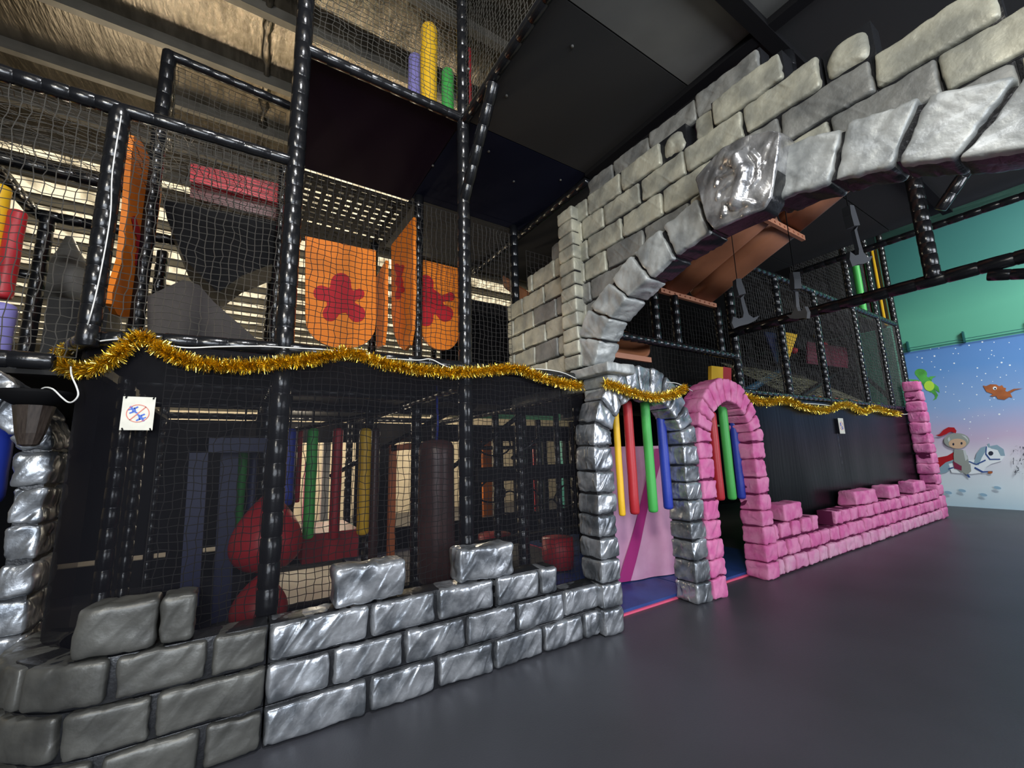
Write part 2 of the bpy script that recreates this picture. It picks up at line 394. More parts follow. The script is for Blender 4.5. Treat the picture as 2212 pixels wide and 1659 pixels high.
# ------------------------------------------------------------------ silver castle wall (low, in front of the play frame)
HC = .207
def wall_map(x0, z0, depth, YW, curve=True):
    cx, cy, rr = -.43, YW+.5, .5
    def f(p):
        xs = x0+p.x; o = p.z-depth
        if curve and xs < cx:
            a = (cx-xs)/rr
            return Vector((cx-(rr+o)*math.sin(a), cy-(rr+o)*math.cos(a), z0+p.y))
        return Vector((xs, YW-o, z0+p.y))
    return f
def course_row(mb, joints, z0, h, depth, YW, r, cell, amp, curve=True, gap=.030, grout=1, m0=0):
    for a, b in zip(joints, joints[1:]):
        stone(mb, wall_map(a+gap/2, z0+gap*.4, depth, YW, curve), (b-a-gap, h-gap*.8, depth), r*random.uniform(.7, 1), cell, amp, random.random()*90, m0)
    g = wall_map(joints[0]+.01, z0-.004 if z0 > 0 else 0, depth, YW, curve)
    L = joints[-1]-joints[0]-.02
    stone(mb, lambda p: g(Vector((p.x, p.y, p.z+.012))), (L, h-.006, depth-.05), .004, .09, 0, 0, grout)
YS = 2.83
t = thing('silver_castle_wall', (.9, YS+.1, 0), 'long low silver painted block wall curving at its left end, on the grey floor in front of the black mesh', 'wall')
CR = dict(r=.026, cell=.021, amp=.0085)
def crow(m, js, z0, dull): course_row(m, js, z0, HC, .21, YS, CR['r'], CR['cell'], CR['amp'], m0=0)
m = MB()
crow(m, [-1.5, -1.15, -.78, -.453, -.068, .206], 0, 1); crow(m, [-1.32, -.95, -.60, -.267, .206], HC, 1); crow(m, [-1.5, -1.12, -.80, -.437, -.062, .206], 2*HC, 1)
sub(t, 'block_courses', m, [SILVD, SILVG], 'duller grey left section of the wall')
m = MB()
crow(m, [.194, .746, 1.184, 1.615, 2.047, 2.46, 2.655, 2.82], 0, 0); crow(m, [.194, .528, .961, 1.398, 1.814, 2.262, 2.66, 2.82], HC, 0)
crow(m, [.194, .742, 1.183, 1.63], 2*HC, 0); crow(m, [1.64, 2.035, 2.215], 2*HC, 0)
sub(t, 'block_courses', m, [SILV, SILVG])
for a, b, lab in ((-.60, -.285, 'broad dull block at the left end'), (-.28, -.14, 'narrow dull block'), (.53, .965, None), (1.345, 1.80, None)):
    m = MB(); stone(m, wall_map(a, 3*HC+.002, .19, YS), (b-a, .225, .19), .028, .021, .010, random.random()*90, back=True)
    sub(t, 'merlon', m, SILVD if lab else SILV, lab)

# ------------------------------------------------------------------ door arches of stacked stones
def door_arch(name, x0, x1, xl, xr, yf, depth, spring, zin, zout, mats, label, lo=.0, nring=11, amp=.006, sill=0.0):
    t = thing(name, ((x0+x1)/2, yf+depth/2, 0), label, 'arch')
    for (a, b) in ((x0, xl), (xr, x1)):
        m = MB(); n = round((spring-lo)/.195); z = lo
        hs = [1+random.uniform(-.12, .12) for _ in range(n)]; s = (spring-lo)/sum(hs)
        for h in hs:
            h *= s; dx = random.uniform(-.006, .006); zz = z
            stone(m, lambda p: Vector((a+dx+p.x, yf+depth-p.z, zz+.004+p.y)), (b-a, h-.014, depth), .022, .022, amp*1.7, random.random()*90, back=True)
            z += h
        box(m, (a+.02, yf+.025, lo), (b-.02, yf+depth-.02, spring), 1)
        sub(t, 'pillar', m, mats)
    m = MB(); cx = (x0+x1)/2; cxi = (xl+xr)/2; ai = (xr-xl)/2; ao = (x1-x0)/2
    def P(th, q):
        ci = Vector((cxi+ai*math.cos(th), 0, spring+(zin-spring)*math.sin(th)))
        co = Vector((cx+ao*math.cos(th), 0, spring+(zout-spring)*math.sin(th)))
        return ci.lerp(co, q)
    for k in range(nring):
        t0 = math.pi*(1-k/nring)-.014; t1 = math.pi*(1-(k+1)/nring)+.014
        L = (P(t0, .6)-P(t1, .6)).length; Hh = (P((t0+t1)/2, 1)-P((t0+t1)/2, 0)).length
        def f(p):
            c = P(t0+(t1-t0)*p.x/L, p.y/Hh); return Vector((c.x, yf+depth-p.z, c.z))
        stone(m, f, (L, Hh, depth), .022, .022, amp*1.7, random.random()*90, back=True)
    ng = 30
    for k in range(ng):
        t0 = math.pi*(1-k/ng); t1 = math.pi*(1-(k+1)/ng); v = []
        for y in (yf+.03, yf+depth-.02):
            for (th, q) in ((t0, .08), (t1, .08), (t1, .92), (t0, .92)):
                c = P(th, q); v.append((c.x, y, c.z))
        m.add(v, [(0,1,2,3), (7,6,5,4), (0,4,5,1), (3,2,6,7)], 1)
    sub(t, 'arch_ring', m, mats)
    return t
door_arch('silver_stone_arch', 2.62, 4.115, 2.845, 3.87, 2.76, .26, 1.56, 2.04, 2.35, [SILV, SILVG],
          'silver painted stone doorway arch beside the pink arch, hung with foam rollers')
door_arch('pink_stone_arch', 4.125, 5.45, 4.37, 5.20, 2.75, .27, 1.58, 2.05, 2.33, [PINK, PINKG],
          'pink painted stone doorway arch with three hanging rollers', amp=.008, nring=13)
door_arch('silver_stone_arch', -2.46, -.945, -2.27, -1.09, 3.62, .36, 1.60, 1.86, 2.19, [SILV, SILVG],
          'silver stone doorway arch cut by the left edge of the picture, behind the torch', nring=9, amp=.009)

# ------------------------------------------------------------------ pink castle wall and pink pillar
YP = 2.76; HP = .2
t = thing('pink_castle_wall', (8.6, YP+.1, 0), 'low pink painted block wall with loose top blocks, right of the pink arch', 'wall')
m = MB()
def bond(a, b, w, ph):
    xs = [a]; x = a+w*ph
    while x < b-.08: xs.append(x); x += w*random.uniform(.9, 1.1)
    xs.append(b); return xs
course_row(m, bond(5.46, 11.95, .29, .55), 0, HP, .24, YP, .03, .032, .012, False, .036, 1, 2)
course_row(m, bond(5.46, 11.95, .29, .95), HP, HP, .24, YP, .03, .032, .014, False, .036)
course_row(m, bond(5.46, 6.62, .28, .45), 2*HP, HP, .24, YP, .03, .032, .014, False, .036)
xg = at(1806, 1130, 'Y', YP).x
course_row(m, bond(xg, 11.95, .31, .8), 2*HP, HP, .24, YP, .03, .034, .014, False, .036)
sub(t, 'block_courses', m, [PINK, PINKG, PINKL])
for pa, pb in ((1694, 1733), (1852, 1897), (1928, 1948), (1976+8, 2006)):
    a = at(pa, 1100, 'Y', YP).x; b = at(pb, 1085, 'Y', YP).x
    z0 = 3*HP
    m = MB(); stone(m, wall_map(a, z0+.002, .24, YP, False), (b-a, HP*1.02, .24), .025, .035, .014, random.random()*90, back=True)
    sub(t, 'merlon', m, PINK)
t = thing('pink_stone_pillar', (12.3, YP+.1, 0), 'tall narrow pink stone pillar at the far end of the pink wall, against the mural', 'pillar')
m = MB(); z = 0; k = 0
while z < 2.62:
    h = random.uniform(.19, .24); wd = .36-.05*z/2.6
    stone(m, lambda p: Vector((11.98+.03*(k % 2)+p.x, YP+.28-p.z, z+.004+p.y)), (wd if z < 2.3 else wd*.8, h-.008, .28), .035, .045, .015, random.random()*90, back=True)
    z += h; k += 1
box(m, (12.02, YP+.04, 0), (12.28, YP+.25, z-.05), 1)
sub(t, 'stacked_blocks', m, [PINK, PINKG])

# ------------------------------------------------------------------ big overhead stone arch (plane XA, runs towards the viewer)
t = thing('castle_arch_wall', (XA+.1, 1.4, 2.3), 'large grey stone-effect arch spanning overhead, with stepped top and carved shield', 'arch')
XF = XA-.03
JP = [((1283,789),(1240,800)), ((1297,735),(1245,728)), ((1317,688),(1270,665)), ((1354,642),(1316,606)), ((1402,600),(1364,547)), ((1456,553),(1427,490)),
      ((1535,499),(1506,427)), ((1655,438),(1672,322)), ((1794,393),(1823,266)), ((1935,352),(1990,205)), ((2065,340),(2209,160))]
JW = [(at(*a, 'X', XF), at(*b, 'X', XF)) for a, b in JP] + [(Vector((XF, .02, 2.68)), Vector((XF, -.16, 2.98))), (Vector((XF, -.1, 2.45)), Vector((XF, -.36, 2.62))), (Vector((XF, -.16, 2.2)), Vector((XF, -.44, 2.2)))]
def zmid(y):
    pts = [(j[0].lerp(j[1], .5)) for j in JW]
    if y >= pts[0].y or y <= pts[-1].y: return -1
    best = -1
    for a, b in zip(pts, pts[1:]):
        lo, hi = min(a.y, b.y), max(a.y, b.y)
        if lo <= y <= hi and hi > lo: best = max(best, a.z+(b.z-a.z)*(y-a.y)/(b.y-a.y))
    return best
mbk = MB(); nb = 0
def brick(y1, y0, z0, z1, xf=XA+.045, dep=.16, seed=None, r=.018, roundtop=False, amp=.008, mi=0):
    zm = max(zmid(y1), zmid(y0), zmid((y0+y1)/2)); zn = min(zmid(y1), zmid(y0), zmid((y0+y1)/2))
    if zn > z1-.01: return
    def f(p):
        y = y1-.010-p.x; z = z0+.010+p.y
        if roundtop:
            q = abs((p.x/(y1-y0))-.5)*2; z = z0+.006+p.y*(1-.35*q**3)
        if zn > 0 or zm > z0: z = max(z, zmid(y))
        return Vector((xf+dep-p.z, y, z))
    stone(mbk, f, (y1-y0-.020, z1-z0-.020, dep), r, .026, amp, random.random()*90 if seed is None else seed, mi or (2 if random.random() < .16 else 0))
    def g(p):
        y = y1-p.x; z = z0+p.y
        if zm > z0: z = max(z, zmid(y))
        return Vector((xf+dep-p.z-.0, y, z))
    stone(mbk, g, (y1-y0, z1-z0, dep-.03), .002, .08, 0, 0, 1)
ZC = 3.9; HB = .226
SA = [4.50, 4.13, 3.69, 3.25, 3.0, 2.69, 2.235, 1.78, 1.31, .83]
SB = [4.50, 4.35, 3.91, 3.48, 3.25, 2.93, 2.47, 2.02, 1.55, 1.085, .60]
def row(js, n, ymax, ymin):
    js = sorted(set([j for j in js if ymin < j < ymax] + [ymax, ymin]), reverse=True)
    for a, b in zip(js, js[1:]):
        if a-b > .05: brick(a, b, ZC+n*HB-HB, ZC+n*HB)
extA = SA+[.36, -.1, -.5]; extB = SB+[.13, -.3, -.7]
# n: row whose top is ZC + n*HB
row(extA, 0, 3.27, .83); brick(.815, .575, ZC-HB, ZC, roundtop=True, r=.05)
row(extB, -1, 4.02, .60); brick(.60, .126, ZC-2*HB, ZC-HB)
brick(3.60, 3.28, ZC-HB, ZC, xf=XA+.10, mi=2)
row(extA, -2, 4.50, -.5)
row(extB, -3, 4.50, -.6)
row(extA, -4, 4.50, -.6); row(extB, -5, 4.50, -.6); row(extA, -6, 4.50, -.6); row(extB, -7, 4.50, -.6)
for a, b in ((3.27, 2.90), (2.90, 2.447), (2.447, 1.99), (1.53, 1.02)): brick(a, b, ZC, ZC+HB)
brick(1.99, 1.755, ZC, ZC+HB, roundtop=True, r=.06, amp=.016)
brick(1.70, 1.54, ZC, ZC+HB, xf=XA+.10)
for a, b in ((2.97, 2.60), (2.60, 2.155), (2.155, 1.684), (1.684, 1.18)): brick(a, b, ZC+HB, ZC+2*HB, xf=XA+.13, amp=.011, mi=2)
sub(t, 'brick_wall', mbk, [ARCH, SILVG, ARCHD])
for (a0, b0), (a1, b1) in zip(JW, JW[1:]):
    if abs(a0.y-1.55) < .12 and a1.y < 1.3: continue
    L = ((a0+b0)/2-(a1+b1)/2).length; Hh = ((b0-a0).length+(b1-a1).length)/2; D = .26
    m = MB(); g = .013/L
    def f(p):
        u = g+(1-2*g)*p.x/L; v = p.y/Hh; c = (a0.lerp(a1, u)).lerp(b0.lerp(b1, u), v)
        return Vector((XF+D-p.z, c.y, c.z))
    stone(m, f, (L, Hh, D), .022, .024, .014, random.random()*90, back=True)
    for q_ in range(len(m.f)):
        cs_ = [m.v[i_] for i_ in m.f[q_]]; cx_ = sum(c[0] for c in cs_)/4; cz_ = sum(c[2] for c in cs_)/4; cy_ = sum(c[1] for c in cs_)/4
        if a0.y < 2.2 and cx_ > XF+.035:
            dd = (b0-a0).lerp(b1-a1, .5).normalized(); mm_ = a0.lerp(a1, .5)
            if (Vector((0, cy_, cz_))-Vector((0, mm_.y, mm_.z))).dot(Vector((0, dd.y, dd.z))) < .03: m.mi[q_] = 1  # underside faces take the dark grout colour
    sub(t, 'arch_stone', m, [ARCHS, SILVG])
m = MB()
for (a0, b0), (a1, b1) in zip(JW, JW[1:]):
    q = [a0.lerp(b0, .06), a1.lerp(b1, .06), a1.lerp(b1, .9), a0.lerp(b0, .9)]
    v = [(x, c.y, c.z) for x in (XF+.035, XF+.24) for c in q]
    m.add(v, [(0,1,2,3), (7,6,5,4), (0,4,5,1), (3,2,6,7)], 0)
sub(t, 'joint_backing', m, SILVG)
# pilaster of small blocks
m = MB(); z = 2.33; k = 0
while z < 4.0:
    stone(m, lambda p: Vector((XA-.055+.17-p.z, 3.275-p.x, z+.004+p.y)), (.24, .137, .17), .022, .026, .005, random.random()*90)
    z += .1455; k += 1
box(m, (XA-.03, 3.05, 2.33), (XA+.12, 3.26, 4.05), 1)
sub(t, 'pilaster', m, [ARCH, SILVG])
# pier carrying the arch's near end down to the floor
m = MB(); z = 0
while z < 2.1:
    stone(m, lambda p: Vector((XA+.30-p.z, -.42-p.x, z+.01+p.y)), (.5, .21, .34), .025, .05, .012, random.random()*90, back=True); z += .226
sub(t, 'pier', m, ARCH)
# carved shield in place of the keystone
XS = XA-.15
SH = [(1499,386),(1530,349),(1558,319),(1610,292),(1660,276),(1687,283),(1683,320),(1672,380),(1664,424),(1648,450),(1600,470),(1540,497),(1524,478),(1512,440)]
sh = [at(a, b, 'X', XS) for a, b in SH]; c0 = sum(sh, Vector())/len(sh)
m = MB(); vs = []; fs = []; N = 120; RG = 44
def edge(th):
    d = Vector((0, -math.cos(th), math.sin(th))); best = .2
    for a, b in zip(sh, sh[1:]+sh[:1]):
        ay, az = -(a.y-c0.y), a.z-c0.z; by, bz = -(b.y-c0.y), b.z-c0.z; dx, dz = math.cos(th), math.sin(th)
        den = dx*(bz-az)-dz*(by-ay)
        if abs(den) < 1e-9: continue
        s = (ay*(bz-az)-az*(by-ay))/den; q = (ay*dz-az*dx)/den
        if s > 0 and -1e-6 <= q <= 1+1e-6: best = s
    return best
E_ = [edge(2*math.pi*i/N) for i in range(N)]
# a rearing beast in relief: body, raised legs, mane, tail as capsules in shield coordinates
RL = [((-.02,-.16),(.05,.02),.045), ((.05,.02),(.02,.13),.042), ((.02,.13),(-.04,.17),.036), ((-.04,.17),(-.09,.15),.018), ((-.01,.06),(-.13,.08),.015), ((-.13,.08),(-.15,.04),.012),
      ((-.01,.0),(-.13,-.02),.015), ((-.13,-.02),(-.15,-.06),.012), ((-.02,-.16),(-.10,-.12),.02), ((-.10,-.12),(-.12,-.2),.014), ((-.01,-.17),(.06,-.22),.018), ((.06,-.22),(.0,-.27),.013),
      ((.05,-.12),(.12,-.08),.011), ((.12,-.08),(.13,.05),.011), ((.13,.05),(.10,.12),.016), ((.07,.10),(.06,.17),.013), ((.13,-.02),(.16,.0),.012)]
def relief(y, z):
    h = 0
    for (a, b, r) in RL:
        ax, az = a; bx, bz = b; dx, dz = bx-ax, bz-az; tt = max(0, min(1, ((y-ax)*dx+(z-az)*dz)/(dx*dx+dz*dz)))
        d = math.hypot(y-ax-dx*tt, z-az-dz*tt)
        if d < r*1.25: h = max(h, math.sqrt(max(0, 1-(d/(r*1.25))**2))*r*1.25)
    return h
for j in range(RG+6):
    for i in range(N):
        th = 2*math.pi*i/N; e = E_[i]
        if j <= RG:
            q = j/RG; rr = e*q*.97; yy = math.cos(th)*rr; zz = math.sin(th)*rr
            hgt = relief(yy, zz) + .012*noise.noise(Vector((yy*9, zz*9, 3))) + .008*chisel(yy, zz, 5) + .012*(1-q*q)
            x = XS+.005-hgt
        else:
            w = (j-RG)/6; rr = e*(.97+.03*math.sin(min(1, w*3)*math.pi/2)); x = XS+.005+.22*w**1.3
            rr *= 1+.012*noise.noise(Vector((th*3, w*3, 1)))
            yy = math.cos(th)*rr; zz = math.sin(th)*rr
        vs.append((x, c0.y-yy, c0.z+zz))
for j in range(RG+5):
    for i in range(N):
        i2 = (i+1) % N; fs.append((j*N+i, (j+1)*N+i, (j+1)*N+i2, j*N+i2))
m.add(vs, fs, 0, True)
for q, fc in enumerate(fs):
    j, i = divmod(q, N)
    if j > RG and math.sin(2*math.pi*i/N) < -.35: m.mi[q] = 1  # lower rim faces share the dark grout colour
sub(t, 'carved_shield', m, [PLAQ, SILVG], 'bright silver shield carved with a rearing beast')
# capital slab and corbel
m = MB(); stone(m, lambda p: Vector((XA+.28-p.z, 3.16-p.x, 2.215+p.y)), (.52, .095, .36), .02, .03, .006, 3, back=True); sub(t, 'capital', m, ARCHS)
m = MB(); stone(m, lambda p: Vector((XA+.14-p.z, 3.07-p.x, 2.10+p.y)), (.35, .115, .14), .02, .03, .005, 8, back=True)
stone(m, lambda p: Vector((XA+.12-p.z, 3.06-p.x, 1.975+p.y)), (.24, .125, .12), .02, .03, .005, 18, back=True); sub(t, 'corbel', m, ARCHS)

# ------------------------------------------------------------------ play frame of padded pipes
t = thing('climbing_structure', (1.5, 5, 0), 'black foam-padded steel climbing frame carrying the decks, behind the stone walls', 'climbing frame')
def post(x, y, z0, z1, r=.056, tie=.15):
    m = MB(); pad(m, [(x, y, z0), (x, y, z1)], r, tie); sub(t, 'post', m, VINYL)
def rail(p, q, r=.048, tie=.16, name='rail'):
    m = MB(); pad(m, [p, q], r, tie); sub(t, name, m, VINYL)
ZD = 2.24
post(.2, YF, 0, 6.85, .060); post(1.545, YF, 0, 6.85, .058)
post(-.745, YF, 2.15, 3.62, .052, .11)
post(2.98, YF+.02, 0, 2.3); post(4.25, YF+.02, 0, 2.25)
for x in (5.72, 7.1, 8.45, 10.2, 11.5, 12.65): post(x, YF, 0, 4.28 if x < 9.9 else 6.75, .062, .13)
post(1.61, 4.46, 0, 4.6); post(2.96, 4.46, 0, 4.6); post(-.79, 4.42, 0, 5.22); post(.2, 4.6, 0, 4.6)
post(1.45, 5.85, 0, 4.6); post(.2, 5.95, 0, 3.9); post(2.96, 5.85, 0, 4.6); post(-.9, 5.9, 0, 3.9); post(4.4, 5.0, 0, 2.3); post(2.96, 7.3, 0, 4.6); post(1.5, 7.3, 0, 2.3); post(-.9, 7.3, 0, 2.3)
# main deck rail along the front, curving back at its left end
cv = smooth_path([(-.42, YF, ZD-.02), (-.60, YF+.015, ZD-.03), (-.76, 3.21, ZD-.04), (-.86, 3.40, ZD-.04), (-.89, 3.62, ZD-.05), (-.88, 3.9, ZD-.06)], 8)
m = MB(); pad(m, cv, .046, .09); sub(t, 'curved_rail', m, VINYL)
rail((-.42, YF, ZD-.02), (.2, YF, ZD)); rail((.2, YF, ZD), (1.545, YF, ZD)); rail((1.545, YF, ZD), (2.98, YF, ZD)); rail((2.98, YF, ZD), (5.72, YF, ZD+.03))
for a, b in zip((5.72, 7.1, 8.45, 10.2, 11.5), (7.1, 8.45, 10.2, 11.5, 12.65)):
    rail((a, YF, ZD+.03), (b, YF, ZD+.03), .055)
    rail((a, YF, 4.25), (b, YF, 4.25), .055)
rail((10.2, YF, 6.7), (12.65, YF, 6.7), .055)
rail((-2.9, YF, 2.05), (-.86, YF, 2.05), .046)
rail((-2.9, YF, 3.61), (-.745, YF, 3.62), .046, .11); rail((-.745, YF, 3.62), (.2, YF, 3.63), .042)
rail((.2, YF, 4.6), (1.545, YF, 4.6), .046)
rail((-.79, 4.42, 5.2), (.2, 4.5, 5.2), .046); rail((-.79, 4.42, 5.2), (-.95, 5.9, 5.2), .046)
rail((-2.9, 4.46, 3.82), (-.79, 4.46, 3.82), .05); rail((-1.75, 4.46, 3.82), (-1.75, 5.35, 3.82), .05)
rail((-1.75, 5.35, 3.82), (.2, 5.35, 3.82), .05); post(-1.66, 5.35, 2.2, 3.82, .055); rail((-2.4, 6.2, 3.5), (-1.66, 6.2, 3.5), .05)
for y in (4.46, 5.85, 7.3):
    for a, b in zip((-.85, .2, 1.55), (.2, 1.55, 2.96)):
        rail((a, y, 2.16), (b, y, 2.16), .045)
for x in (.2, 1.58, 2.96):
    for a, b in ((YF, 4.46), (4.46, 5.85), (5.85, 7.3)):
        rail((x, a, 2.10), (x, b, 2.10), .042)
rail((1.0, 5.9, 1.3), (2.2, 4.5, 2.1), .03, .1, 'brace'); rail((2.2, 5.2, 1.25), (2.9, 4.3, 2.0), .03, .1, 'brace'); rail((.5, 6.6, 1.9), (1.5, 4.6, 2.05), .03, .1, 'brace')
kb = at(1063, 215, 'X', 1.545)
rail((1.545, YF, 3.75), (1.545, 2.55, 4.50), .050, .15, 'knee_brace')
# overhanging storey: padded beams crossing under the black boards
rail((1.545, -1.0, 4.55), (1.545, YF, 4.56), .045)
for (a, b) in (((1.6, 1.14, 4.54), (7.8, 1.24, 4.6)), ((3.04, -1.1, 4.545), (3.14, 3.1, 4.6)), ((5.5, -1.1, 4.54), (5.62, 3.1, 4.6))):
    m = MB(); box(m, a, b); sub(t, 'ceiling_batten', m, BLK)
rail((3.1, YF, 4.53), (3.1, 5.9, 4.53), .05)
post(3.36, 1.18, 4.12, 4.5, .065)
rail((5.65, -1.2, 3.09), (5.65, YF, 3.09), .065, .22, 'beam'); post(5.6, 1.04, 3.1, 4.5, .065, .12)
rail((5.6, .9, 3.75), (5.6, .35, 4.45), .05, .15, 'brace'); rail((5.65, .70, 3.0), (5.65, -.1, 2.75), .05, .15, 'brace')
rail((7.85, -1.0, 4.45), (7.85, YF, 4.45), .05)
rail((3.0, YF, 2.765), (5.72, YF, 2.765), .05, .12)
# boards and decks
def board(x0, x1, y0, y1, z, mt, nm='deck_board', th=.04):
    m = MB(); box(m, (x0+.006, y0+.006, z), (x1-.006, y1-.006, z+th)); sub(t, nm, m, mt)
board(.22, 1.545, YF, 4.6, 4.6, PLUM); board(1.545, 3.1, YF, 4.52, 4.6, NAVY); board(1.545, 3.1, 4.52, 5.88, 4.6, BOARD); board(3.1, 5.6, YF, 5.9, 4.6, BOARD)
for a, b in ((1.545, 3.1), (3.1, 5.6), (5.6, 7.85)):
    for c, d in ((-1.2, 1.18), (1.18, 1.80), (1.80, YF)): board(a, b, c, d, 4.6, GBOARD if a < 2 and c < 1.5 else BOARD)
board(5.6, 7.85, YF, 6.0, 4.6, BOARD)
for a, b in ((-.85, .2), (.2, 1.58), (1.58, 2.96), (2.96, 5.7)):
    board(a, b, 3.3, 4.46, 2.2, BLK); board(a, b, 4.46, 5.85, 2.2, BLK)
board(.2, 1.58, 5.85, 7.3, 2.2, BOARD); board(-2.6, -.85, 3.9, 7.3, 2.1, BOARD)
board(5.7, 12.6, 3.25, 7.0, 2.2, BOARD); board(5.7, 12.6, 3.25, 7.0, 4.2, BOARD); board(5.7, 12.6, 6.9, 7.0, 2.24, BOARD, 'dark_filler_board', 1.96); board(9.9, 12.6, 5.9, 6.0, 4.25, BOARD, 'dark_filler_board', 2.4)
for bx_, by_ in ((1056,327),(1094,207),(1211,389),(1236,100),(935,358),(1110,392),(1012,150)):
    p = at(bx_, by_, 'Z', 4.595); m = MB(); sweep(m, [p+Vector((0,0,.006)), p+Vector((0,0,-.006))], .012, 8); sub(t, 'bolt', m, GREYV)
for z0, z1, y1 in ((2.26, 4.2, 6.9), (4.26, 6.6, 5.9)):
    m = MB(); box(m, (12.60, 3.95, z0), (12.65, y1, z1)); sub(t, 'dark_filler_board', m, BLK)  # black boards added so the teal wall does not show through
# strap lattice floor seen from below
m = MB()
for i in range(12): x = .25+.115*i; box(m, (x, 4.62, 4.58), (x+.055, 6.3, 4.588))
for j in range(14): y = 4.62+.12*j; box(m, (.25, y, 4.589), (1.6, y+.07, 4.597))
sub(t, 'strap_floor', m, BLK)

# ------------------------------------------------------------------ nets
def netobj(label, O, U, V, cell, th, mt=NETM, jit=.12, hang=0.0, keep=None, name='safety_net'):
    U = Vector(U); V = Vector(V); m = MB()
    net(m, O, U, V, max(1, round(U.length/cell)), max(1, round(V.length/cell)), th, jit, hang, keep)
    o = m.build(name, mt); return tag(o, label, 'net')
netobj('knotted net panel left of the left post, behind the white cable', (-.70, YF, 2.26), (.86, 0, 0), (0, 0, 1.32), .043, .0027, NETG)
netobj('knotted net panel at the far left edge of the upper deck', (-2.7, YF, 2.08), (1.92, 0, 0), (0, 0, 1.50), .046, .0027, NETG, .14)
netobj('knotted net panel between the two tall front posts, before the orange shields', (.25, YF-.0, 2.28), (1.25, 0, 0), (0, 0, 1.33), .043, .0026)
netobj('knotted net panel between the second tall post and the stone arch', (1.60, YF, 2.28), (.42, 0, 0), (0, 0, 1.3), .043, .0026)
netobj('topmost net panel above the plum deck', (.25, YF, 4.65), (1.25, 0, 0), (0, 0, 2.1), .046, .0026, NETG, .2)
netobj('side net running towards the viewer above the black ceiling boards', (1.545, .6, 4.66), (0, 2.48, 0), (0, 0, 1.9), .05, .0026, NETG, .2)
netobj('net sheet slung under the roof above the left deck', (-2.7, 3.2, 3.62), (2.9, 0, 0), (0, 1.25, .18), .05, .0026, NETG, .2, .05)
netobj('knotted net below the front rail, in front of the red balls', (-.40, YF+.02, .3), (3.1, 0, 0), (0, 0, 1.90), .045, .0026, NETM, .12)
netobj('brown cargo net behind the stone arch bricks', (1.65, 4.5, 3.3), (1.25, 0, 0), (0, 0, 1.25), .07, .003)
FL = [(5.75, 7.05, 'nearest bay of the far frame'), (7.15, 8.4, 'second bay of the far frame, before the yellow bunting'), (8.5, 10.15, 'third bay of the far frame'), (10.25, 11.45, 'fourth bay of the far frame'), (11.55, 12.6, 'last bay of the far frame beside the mural')]
for a, b, s in FL: netobj('black net filling the '+s, (a, YF, 2.3), (b-a, 0, 0), (0, 0, 1.92), .062, .0042, NETM, .15)
netobj('black net of the far frame top storey, beside the teal wall', (8.5, YF+.3, 4.3), (4.1, 0, 0), (0, 0, 2.4), .075, .0045)
netobj('inner net hung deep inside the far frame', (5.8, 4.6, 2.3), (6.6, 0, 0), (0, 0, 1.9), .09, .005)
netobj('slack sloping net over the ball area in the far frame', (8.2, 3.5, 2.35), (3.6, 0, 0), (0, 1.3, .9), .08, .006, mat('olive_net_cord', (.20, .19, .12), .5), .25, .1)
netobj('inner net behind the stone pink and silver arches, above their tops', (3.05, 4.3, 2.3), (2.6, 0, 0), (0, 0, 1.9), .07, .004)
for nm, z0, z1, y1, s_ in (('mesh_screen', 2.3, 4.2, 6.9, 'lower'), ('mesh_screen', 4.3, 6.68, 5.9, 'top')):  # sheer sheets added to dim the view out of the far end
    m = MB(); m.add([(12.62, YF+.08, z0), (12.62, 3.95, z0), (12.62, 3.95, z1), (12.62, YF+.08, z1)], [(0,1,2,3)])
    tag(m.build(nm, SHADED), 'dark sheer sheet added to darken the end of the far frame, %s storey beside the teal wall' % s_, 'mesh screen')
netobj('net hung on the end of the deck below the black slide box', (-.78, 4.5, 4.3), (.95, .1, 0), (0, 0, .88), .05, .0026, NETG)
# sheer mesh skirt following the curved rail down to the low wall
m = MB(); path = [(2.78, YF-.062)]+[(x, YF-.062) for x in (2.2, 1.6, 1.0, .4, -.1, -.42)]+[(-.43-.40*math.sin(a), 3.46-.40*math.cos(a)) for a in [i*R(12) for i in range(1, 11)]]
vs = []; nz = 12
for i, (x, y) in enumerate(path):
    for j in range(nz+1):
        z = .05+2.13*j/nz; vs.append((x, y+.006*math.sin(i*2.1+j), z))
m.add(vs, [(i*(nz+1)+j, i*(nz+1)+j+1, (i+1)*(nz+1)+j+1, (i+1)*(nz+1)+j) for i in range(len(path)-1) for j in range(nz)], 0, True)
tag(m.build('mesh_screen', SHADE), 'sheer black fabric mesh hanging from the front rail down behind the silver wall', 'mesh screen')
m = MB(); vs = []
NX = 40
for i in range(NX+1):
    for j in range(9):
        x = 5.45+(12.6-5.45)*i/NX; vs.append((x, YF-.07+.02*noise.noise(Vector((x*2.2, j*.2, 0))), .02+2.2*j/8))
m.add(vs, [(i*9+j, (i+1)*9+j, (i+1)*9+j+1, i*9+j+1) for i in range(NX) for j in range(8)], 0, True)
tag(m.build('vinyl_curtain', mat('black_gloss_curtain', (.0025, .003, .0035), .3, spec=.10, bump=.3, bscale=3, stretch=(6, 6, .5))), 'glossy black vinyl sheet wall above the pink castle wall', 'curtain')

